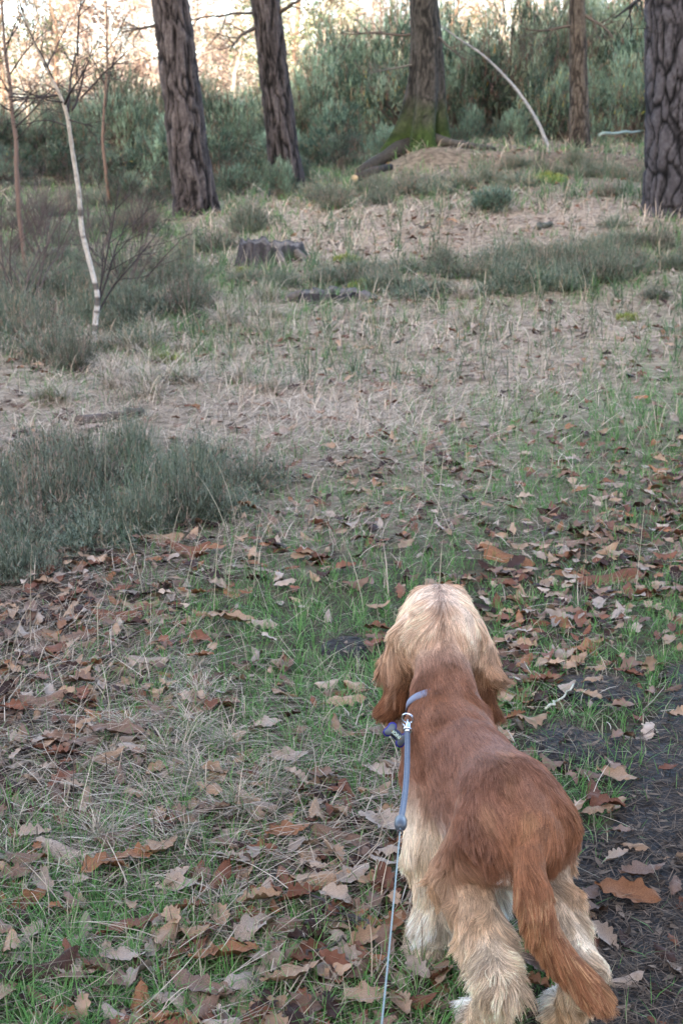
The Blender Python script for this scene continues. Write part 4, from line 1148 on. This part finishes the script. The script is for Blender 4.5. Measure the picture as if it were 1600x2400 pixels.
# one continuous skin by surface nets
lo = np.array([.0, 1.86, -.03]); hi = np.array([.56, 2.86, .64]); st_ = .0075
dims = np.ceil((hi - lo) / st_).astype(int) + 1
ax = [lo[k] + np.arange(dims[k]) * st_ for k in range(3)]
gx, gy, gz = np.meshgrid(*ax, indexing='ij')
Fv = sdf(np.stack([gx.ravel(), gy.ravel(), gz.ravel()], 1)).reshape(dims)
ins = Fv < 0
cnt8 = sum(ins[a:dims[0] - 1 + a, b:dims[1] - 1 + b, c:dims[2] - 1 + c].astype(int) for a in (0, 1) for b in (0, 1) for c in (0, 1))
act = (cnt8 > 0) & (cnt8 < 8)
ids = -np.ones(act.shape, int); ids[act] = np.arange(act.sum())
ci = np.argwhere(act)
acc = np.zeros((len(ci), 3)); num = np.zeros(len(ci))
corners = [(a, b, c) for a in (0, 1) for b in (0, 1) for c in (0, 1)]
for u_ in corners:
    for v_ in corners:
        if sum(abs(p - q) for p, q in zip(u_, v_)) != 1 or u_ > v_: continue
        fu = Fv[ci[:, 0] + u_[0], ci[:, 1] + u_[1], ci[:, 2] + u_[2]]; fv = Fv[ci[:, 0] + v_[0], ci[:, 1] + v_[1], ci[:, 2] + v_[2]]
        cr_ = (fu < 0) != (fv < 0)
        t = np.where(cr_, fu / np.where(cr_, fu - fv, 1), 0)
        p = np.array(u_)[None] + t[:, None] * (np.array(v_) - np.array(u_))[None]
        acc[cr_] += p[cr_]; num[cr_] += 1
DV = lo + (ci + acc / num[:, None]) * st_
DQ = []
for axn in range(3):
    o1, o2 = [k for k in range(3) if k != axn]
    sl0 = [slice(None)] * 3; sl1 = [slice(None)] * 3
    sl0[axn] = slice(0, -1); sl1[axn] = slice(1, None)
    ch = ins[tuple(sl0)] != ins[tuple(sl1)]
    e = np.argwhere(ch)
    e = e[(e[:, o1] > 0) & (e[:, o2] > 0) & (e[:, o1] < dims[o1] - 1) & (e[:, o2] < dims[o2] - 1)]
    def cell(d1, d2):
        q = e.copy(); q[:, o1] += d1; q[:, o2] += d2
        return ids[q[:, 0], q[:, 1], q[:, 2]]
    quad = np.stack([cell(-1, -1), cell(0, -1), cell(0, 0), cell(-1, 0)], 1)
    first = ins[e[:, 0], e[:, 1], e[:, 2]]
    flip = first if axn != 1 else ~first
    quad = np.where(flip[:, None], quad, quad[:, ::-1])
    DQ.append(quad)
DQ = np.concatenate(DQ)
DQ = DQ[(DQ >= 0).all(1)]
def grad(p, e=.003):
    g_ = np.stack([sdf(p + np.eye(3)[k] * e) - sdf(p - np.eye(3)[k] * e) for k in range(3)], 1)
    return g_ / (np.linalg.norm(g_, axis=1, keepdims=True) + 1e-9)

def coat(p):
    """colour, length and lie of the coat at points on the skin"""
    D, TT = sdf_each(p)
    w = np.exp(-(D - D.min(0)) / .014); w /= w.sum(0)
    g2 = lambda a, b: (w * (np.array([q[a] for q in PR])[:, None] * (1 - TT) + np.array([q[b] for q in PR])[:, None] * TT)).sum(0)
    ln = g2('la', 'lb')
    col = sum((w[i] * (1 - TT[i]))[:, None] * q['ca'] + (w[i] * TT[i])[:, None] * q['cb'] for i, q in enumerate(PR))
    flow = sum(w[i][:, None] * (q['flow'] / np.linalg.norm(q['flow'])) for i, q in enumerate(PR))
    one = lambda a: (w * np.array([q[a] for q in PR])[:, None]).sum(0)
    tg = lambda *names: sum(w[i] for i, q in enumerate(PR) if q['t'] in names)
    return ln, col, flow, one('lift'), one('grav'), one('wave'), one('dens'), tg

ln_, col_, *_r = coat(DV)
dog_me = mesh_np('dog', DV, DQ, col_ * .55, True)
M['skin'] = material('dog_skin', attr='col', rough=.9, spec=.1)
dog = link('dog', dog_me, M['skin'])
tag(dog, 'golden brown spaniel with cream legs seen from behind on a lead', 'dog')

# ------------------------------------------------------------------ coat, strand by strand
NS = 230000
tri = np.concatenate([DQ[:, [0, 1, 2]], DQ[:, [0, 2, 3]]])
A = DV[tri[:, 0]]; B = DV[tri[:, 1]]; Cq = DV[tri[:, 2]]
area = .5 * np.linalg.norm(np.cross(B - A, Cq - A), axis=1)
cen = (A + B + Cq) / 3
_l, _c, _f, _li, _g, _w, dens, _tg = coat(cen)
pr = area * dens; pr /= pr.sum()
rg = np.random.default_rng(77)
ti = rg.choice(len(tri), NS, p=pr)
a_, b_ = rg.random(NS), rg.random(NS); fl_ = a_ + b_ > 1; a_ = np.where(fl_, 1 - a_, a_); b_ = np.where(fl_, 1 - b_, b_)
root = A[ti] + (B[ti] - A[ti]) * a_[:, None] + (Cq[ti] - A[ti]) * b_[:, None]
nrm = grad(root)
keep = root[:, 2] > .004
root, nrm = root[keep], nrm[keep]; NS = len(root)
ln, col, flow, lift, grav, wave, _d, tg = coat(root)
sk = tg('skull'); er = tg('ear'); nk = tg('neck'); tl = tg('tail'); lg_ = tg('fleg', 'hock', 'gaskin', 'fpaw', 'hpaw')
# head: the hair parts along the crown and sweeps out over the ears
sx = root[:, 0] - HX
sidev = np.stack([np.tanh(sx / .018), np.zeros(NS), np.zeros(NS)], 1)
hf = sidev * (.75 + .3 * sstep(.52, .56, root[:, 2]))[:, None] + np.array([0, -.62, -.62])
hf /= np.linalg.norm(hf, axis=1, keepdims=True)
napef = np.stack([np.tanh(sx / .05) * .25, np.full(NS, -.55), np.full(NS, -1.0)], 1)
nape = sstep(.515, .475, root[:, 2]) * sstep(.075, .045, np.abs(sx)) * (root[:, 1] < 2.62)
hf = hf * (1 - nape[:, None]) + napef * nape[:, None]
flow = flow * (1 - sk[:, None]) + hf * sk[:, None]
ln = ln * (1 - sk * nape * .45)
pale = sstep(-.028, .045, root[:, 2] + .012 * vnoise(root * 60, 5) - (.530 - .42 * np.abs(sx)))
hcol = BROWN * 1.05 * (1 - pale[:, None]) + BLOND * pale[:, None]
parting = np.exp(-(sx / .0030) ** 2) * sk
hcol = hcol * (1 - .5 * parting[:, None]) + BROWN * .2 * parting[:, None]
np_ = .5 * np.exp(-(sx / .016) ** 2) * (rg.random(NS) < .6)
hcol = hcol * (1 - np_[:, None]) + RED * 1.2 * np_[:, None]
col = col * (1 - sk[:, None]) + hcol * sk[:, None]
# ears: pale waves above, deep red brown below
et = sstep(.40, .53, root[:, 2] + .03 * vnoise(root * 35, 6))[:, None]
ecol = (RED * .8) * (1 - et) + (GOLD * .45 + BLOND * .55) * et
col = col * (1 - er[:, None]) + ecol * er[:, None]
# darker hollow along the flank and cream lower down
fd = sstep(.285, .235, root[:, 2] + .02 * vnoise(root * 25, 7)) * tg('side', 'chest', 'shoulder', 'body') * (root[:, 1] > 2.17)
col = col * (1 - fd[:, None]) + CREAM * fd[:, None]
br = sstep(.25, .8, vnoise(root * 24, 8) + .5) * lg_
col = col * (1 - .30 * br[:, None]) + GOLD * 1.0 * (.30 * br)[:, None]
# brown running down the tail side and the back of the thigh
th = tg('thigh') * sstep(.30, .22, root[:, 2])
col = col * (1 - .35 * th[:, None]) + SAND * (.35 * th)[:, None]
# golden streaks on rump, thighs and tail, white between the thighs
stk = sstep(.15, .65, vnoise(root * [30, 30, 13], 9)) * tg('rump', 'thigh', 'tail') * .36
col = col * (1 - stk[:, None]) + GOLD * stk[:, None]
gold = (rg.random(NS) < .22) * (tl > .5) * (root[:, 2] < .33)
col = np.where(gold[:, None], GOLD * .85 + SAND * .15, col)
wc = P(1196, 2035, 2.085)
wh = np.exp(-(((root - wc) / [.027, .07, .055]) ** 2).sum(1) ** 1.5) * (tl < .3)
col = col * (1 - wh[:, None]) + WHITE * wh[:, None]
shade = rg.uniform(.58, 1.38, NS)
ln = ln * rg.uniform(.7, 1.2, NS) * (1 + lg_ * rg.uniform(-.35, .55, NS))
lift = lift * (1 + .5 * lg_ * vnoise(root * 55, 12))
# lie of each strand
def unit(v): return v / (np.linalg.norm(v, axis=1, keepdims=True) + 1e-9)
swirl = np.stack([vnoise(root * 14, 21), vnoise(root * 14, 22), vnoise(root * 14, 23)], 1) * .55
fine = rg.normal(0, .13, (NS, 3))
f = flow + swirl * wave[:, None] * 1.2 + fine
tan = unit(f - nrm * (f * nrm).sum(1, keepdims=True))
d = unit(tan + nrm * (lift * rg.uniform(.6, 1.6, NS))[:, None])
K = 7
pts = np.empty((NS, K, 3)); pts[:, 0] = root - nrm * .002
step = (ln / (K - 1))[:, None]
for k in range(1, K):
    q = pts[:, k - 1]
    wv = np.stack([vnoise(q * 34, 31), vnoise(q * 34, 32), vnoise(q * 34, 33)], 1) * (wave * (.15 + .5 * k / K))[:, None]
    d = unit(d + np.array([0, 0, -1.]) * (grav * .35)[:, None] + wv)
    q = q + d * step
    s_ = sdf(q)
    push = np.clip(.0022 - s_, 0, .02)
    q = q + nrm * push[:, None]
    q[:, 2] = np.maximum(q[:, 2], .004)
    pts[:, k] = q
# gather into locks
NG = 8000
pg = np.where(ln > .048, .45, 1.3) + 1.6 * (sk + er); pg /= pg.sum()
gi = rg.choice(NS, NG, replace=False, p=pg)
kd = kdtree.KDTree(NG)
for j, k in enumerate(gi): kd.insert(root[k], j)
kd.balance()
near = np.array([kd.find(r_)[1] for r_ in root])
gp = pts[gi][near]
amt = np.clip(.16 + (ln - .03) * 22, .16, .84) * (1 - .5 * sk - .12 * er)
prof = (np.linspace(0, 1, K) ** 1.3)[None, :, None]
same = ((nrm * nrm[gi][near]).sum(1) > .5)
pts = pts + (gp - pts) * prof * (amt * same)[:, None, None] * rg.uniform(.6, 1.1, (NS, 1, 1))
gshade = rg.uniform(.66, 1.26, NG)[near] ** np.clip(.35 + .75 * sk + .85 * lg_ + .6 * er + .4 * tl, .35, 1.5)
cl = col * (shade * gshade)[:, None]
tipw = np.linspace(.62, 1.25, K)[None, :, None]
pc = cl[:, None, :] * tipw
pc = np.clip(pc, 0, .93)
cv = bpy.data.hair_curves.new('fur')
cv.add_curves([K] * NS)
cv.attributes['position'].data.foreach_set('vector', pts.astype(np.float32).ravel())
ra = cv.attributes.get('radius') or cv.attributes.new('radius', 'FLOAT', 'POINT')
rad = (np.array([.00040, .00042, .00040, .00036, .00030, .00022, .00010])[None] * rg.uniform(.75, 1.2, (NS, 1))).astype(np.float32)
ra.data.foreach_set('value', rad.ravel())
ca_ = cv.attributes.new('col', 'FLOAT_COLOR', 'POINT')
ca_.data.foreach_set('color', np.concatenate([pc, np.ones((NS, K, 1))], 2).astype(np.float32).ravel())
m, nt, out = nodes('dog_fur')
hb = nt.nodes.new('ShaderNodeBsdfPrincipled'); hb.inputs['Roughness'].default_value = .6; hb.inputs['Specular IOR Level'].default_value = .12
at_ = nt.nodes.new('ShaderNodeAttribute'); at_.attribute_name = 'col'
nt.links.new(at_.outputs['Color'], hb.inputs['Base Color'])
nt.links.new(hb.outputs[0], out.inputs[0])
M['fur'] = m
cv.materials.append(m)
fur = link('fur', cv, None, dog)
tag(fur, 'silky wavy coat, pale blond on the head and cream on the legs', kind='stuff')

# nose and eyes, on the far side of the head
def ellipsoid(c, r, n=12, m_=8):
    V = []
    for i in range(m_ + 1):
        a = math.pi * i / m_
        for j in range(n):
            b = 2 * math.pi * j / n
            V.append((c[0] + r[0] * math.sin(a) * math.cos(b), c[1] + r[1] * math.sin(a) * math.sin(b), c[2] + r[2] * math.cos(a)))
    i = np.arange(m_)[:, None] * n; j = np.arange(n)[None]; j2 = (j + 1) % n
    return np.array(V), np.stack([i + j, i + n + j, i + n + j2, i + j2], -1).reshape(-1, 4)
M['nose'] = material('dog_nose', (.035, .022, .02), .35, spec=.5)
V, Q = ellipsoid((HX, 2.808, .478), (.015, .012, .012)); link('nose', mesh_np('nose', V, Q, None, True), M['nose'], dog)
for s in (-1, 1):
    V, Q = ellipsoid((HX + s * .040, 2.716, .520), (.010, .010, .010)); link('eye', mesh_np('eye', V, Q, None, True), M['nose'], dog)

# ------------------------------------------------------------------ collar, tag and lead
M['collar'] = material('collar_web', (.17, .175, .23), .6, spec=.4, bump=(400, .3, .001))
M['metal'] = material('bright_metal', (.75, .77, .82), .22, metal=1.0, spec=.5)
M['lead'] = material('lead_web', (.125, .135, .155), .65, spec=.3, noise=(200, .12), bump=(600, .5, .001))
M['lead_edge'] = material('lead_edge', (.06, .08, .12), .7, spec=.2)
M['bead'] = material('lead_bead', (.06, .068, .078), .4, spec=.5)
M['cord'] = material('lead_cord', (.17, .20, .185), .4, spec=.5)
M['tag_rim'] = material('tag_rim', (.022, .014, .17), .35, spec=.5)
M['tag_face'] = material('tag_face', (.085, .10, .11), .45, spec=.5)
M['tag_ink'] = material('tag_ink', (.62, .78, .62), .5, spec=.3)

nk0 = W(0, .31, .375); nk1 = np.array([.193, 2.555, .475])
axis = (nk1 - nk0) / np.linalg.norm(nk1 - nk0)
cc_ = nk0 + axis * .060 + np.array([-.010, 0, -.002])
e1 = np.cross(axis, [0, 0, 1.]); e1 /= np.linalg.norm(e1); e2 = np.cross(e1, axis)
col_root = empty('dog_collar', cc_)
g_ = Geo(); nseg = 64; th_ = np.arange(nseg) * 2 * math.pi / nseg
rings_ = []
for off, rr in ((-.0080, .0680), (.0080, .0650), (.0080, .0630), (-.0080, .0660)):
    rings_.append(axis * off + rr * (np.cos(th_)[:, None] * e1 * 1.0 + np.sin(th_)[:, None] * e2 * .93))
V = np.concatenate(rings_); i = np.arange(4)[:, None] * nseg; i2 = ((np.arange(4) + 1) % 4)[:, None] * nseg; j = np.arange(nseg)[None]; j2 = (j + 1) % nseg
g_.add(V, np.stack([i + j, i + j2, i2 + j2, i2 + j], -1).reshape(-1, 4), None, (.3, .3, .4))
link('collar_strap', g_.mesh('collar_strap', True), M['collar'], col_root)
ringc = P(955, 1684, 2.395)
def torus(c, n_, R_, r_, seg=28, sd=8, sq=1.0):
    n_ = np.asarray(n_, float); n_ /= np.linalg.norm(n_)
    u1 = np.cross(n_, [.2, .1, 1]); u1 /= np.linalg.norm(u1); u2 = np.cross(n_, u1)
    a = np.linspace(0, 2 * math.pi, seg + 1)
    g_ = Geo(); g_.tube(np.array([c + R_ * (math.cos(t) * u1 * sq + math.sin(t) * u2) for t in a]), r_, sd, (1, 1, 1), cap=False); return g_
link('ring', torus(ringc - cc_, (.3, 1, .2), .0105, .0017).mesh('ring', True), M['metal'], col_root)
# bone shaped name tag
tg_root = link('name_tag', None, None, col_root) if False else None
tc_ = P(928, 1722, 2.365)
view = unit((np.array([0, 0, CAM_H]) - tc_)[None])[0]
tx = P(944, 1734, 2.375) - P(918, 1711, 2.375); tx -= view * tx.dot(view) * .8; tx /= np.linalg.norm(tx)
tz = unit((view + np.array([-.25, 0, .15]))[None])[0]; tz -= tx * tz.dot(tx); tz /= np.linalg.norm(tz); ty = np.cross(tz, tx)
def bone(Lh, Rb, Wb, n_=16):
    out_ = []
    for sxn, syn, a0 in ((1, 1, -.35), (-1, 1, .5), (-1, -1, .65 + .0), (1, -1, 1.5)):
        pass
    ang = lambda c, a, b: [(c[0] + Rb * math.cos(t), c[1] + Rb * math.sin(t)) for t in np.linspace(a, b, n_)]
    q = Wb
    out_ += ang((Lh, q), -.5, math.pi * .95); out_ += ang((-Lh, q), math.pi * .05, math.pi + .5)
    out_ += ang((-Lh, -q), math.pi - .5, math.pi * 1.95); out_ += ang((Lh, -q), math.pi * 1.05, 2 * math.pi + .5)
    return np.array(out_)
def plate(outline, c, thick, z0):
    n_ = len(outline)
    top = c + outline[:, :1] * tx + outline[:, 1:] * ty + tz * (z0 + thick); bot = top - tz * thick
    mid = np.stack([outline[:, 0] * .6, outline[:, 1] * .12], 1)
    V = np.concatenate([top, bot, c + mid[:, :1] * tx + mid[:, 1:] * ty + tz * (z0 + thick), c + mid[:, :1] * tx + mid[:, 1:] * ty + tz * z0])
    j = np.arange(n_); j2 = (j + 1) % n_
    Q = np.concatenate([np.stack([j, j2, j2 + 2 * n_, j + 2 * n_], 1), np.stack([j2, j, j + n_, j2 + n_], 1), np.stack([j2 + n_, j + n_, j + 3 * n_, j2 + 3 * n_], 1)])
    return V, Q
tl_ = tc_ - cc_
V, Q = plate(bone(.0150, .0082, .0066), tl_, .0018, 0)
ntag = link('name_tag', mesh_np('name_tag', V, Q), M['tag_rim'], col_root)
V, Q = plate(bone(.0148, .0058, .0062), tl_, .0006, .0018)
link('tag_face', mesh_np('tag_face', V, Q), M['tag_face'], ntag)
fc = bpy.data.curves.new('lettering', 'FONT'); fc.body = 'IONI'; fc.size = .0088; fc.align_x = 'CENTER'; fc.align_y = 'CENTER'; fc.extrude = .0001
tmp_o = bpy.data.objects.new('lettering', fc); C.objects.link(tmp_o); bpy.context.view_layer.update()
let_me = bpy.data.meshes.new_from_object(tmp_o.evaluated_get(bpy.context.evaluated_depsgraph_get())); bpy.data.objects.remove(tmp_o); let_me.materials.clear()
fo = link('lettering', let_me, M['tag_ink'], ntag)
fo.matrix_local = Matrix(((tx[0], ty[0], tz[0], tl_[0] + tz[0] * .0027), (tx[1], ty[1], tz[1], tl_[1] + tz[1] * .0027), (tx[2], ty[2], tz[2], tl_[2] + tz[2] * .0027), (0, 0, 0, 1)))
link('split_ring', torus(P(947, 1706, 2.385) - cc_, (1, .3, .2), .007, .0010).mesh('split_ring', True), M['metal'], col_root)
tag(col_root, 'grey dog collar with a purple rimmed bone shaped name tag', 'collar')

# lead: snap hook, flat webbing, bead and thin cord up to the handler
clip = P(955, 1692, 2.39)
lead = empty('dog_lead', clip)
pA = P(954, 1716, 2.36); pB = P(939, 1922, 1.98)
g_ = Geo()
g_.tube(np.array([P(956, 1688, 2.392), P(957, 1700, 2.38), pA]) - clip, [.0035, .006, .0045], 10, (1, 1, 1))
link('snap_hook', g_.mesh('snap_hook', True), M['metal'], lead)
link('swivel', torus(P(955, 1712, 2.365) - clip, (.2, 1, .3), .0068, .0022).mesh('swivel', True), M['metal'], lead)
n_ = 24; t = np.linspace(0, 1, n_)[:, None]
line = pA * (1 - t) + pB * t; line[:, 2] -= .012 * np.sin(t[:, 0] * math.pi); line[:, 0] += .0035 * np.sin(t[:, 0] * math.pi)
vdir = unit(np.array([0, 0, CAM_H]) - line); along = unit(np.gradient(line, axis=0)); sdv = unit(np.cross(along, vdir)); upv = np.cross(sdv, along)
wl = .0049
V = np.concatenate([line - sdv * wl + upv * .001, line + sdv * wl + upv * .001, line + sdv * wl - upv * .001, line - sdv * wl - upv * .001]) - clip
i = np.arange(n_ - 1)[None]; s0 = np.arange(4)[:, None] * n_; s1 = ((np.arange(4) + 1) % 4)[:, None] * n_
link('webbing', mesh_np('webbing', V, np.stack([s0 + i, s1 + i, s1 + i + 1, s0 + i + 1], -1).reshape(-1, 4)), M['lead'], lead)
for s in (-1, 1):
    g_ = Geo(); g_.tube(line + sdv * wl * s * .62 + upv * .0011 - clip, .0004, 5, (1, 1, 1)); link('stitching', g_.mesh('stitching', True), M['lead_edge'], lead)
dir_ = unit((pB - pA)[None])[0]
g_ = Geo(); bp_ = [pB - dir_ * .004, pB, pB + dir_ * .006, pB + dir_ * .018, pB + dir_ * .026, pB + dir_ * .030]
g_.tube(np.array(bp_) - clip, [.0072, .0092, .0098, .0098, .0080, .004], 16, (1, 1, 1)); link('bead', g_.mesh('bead', True), M['bead'], lead)
g_ = Geo(); k0 = pB + dir_ * .046
link('knot_ring', torus(k0 - clip, vdir[-1], .0038, .0014).mesh('knot_ring', True), M['nose'], lead)
hand = np.array([-.02, .45, .82])
t = np.linspace(0, 1, 40)[:, None]; s0_ = pB + dir_ * .026
line = s0_ * (1 - t) + hand * t; line[:, 2] -= .05 * np.sin(t[:, 0] * math.pi)
g_ = Geo(); g_.tube(line - clip, .0011, 6, (1, 1, 1)); link('cord', g_.mesh('cord', True), M['cord'], lead)
tag(lead, 'grey blue webbing lead with a bead and thin pale cord clipped to the dog', 'lead')
# a bit of pale fluff caught on the tail
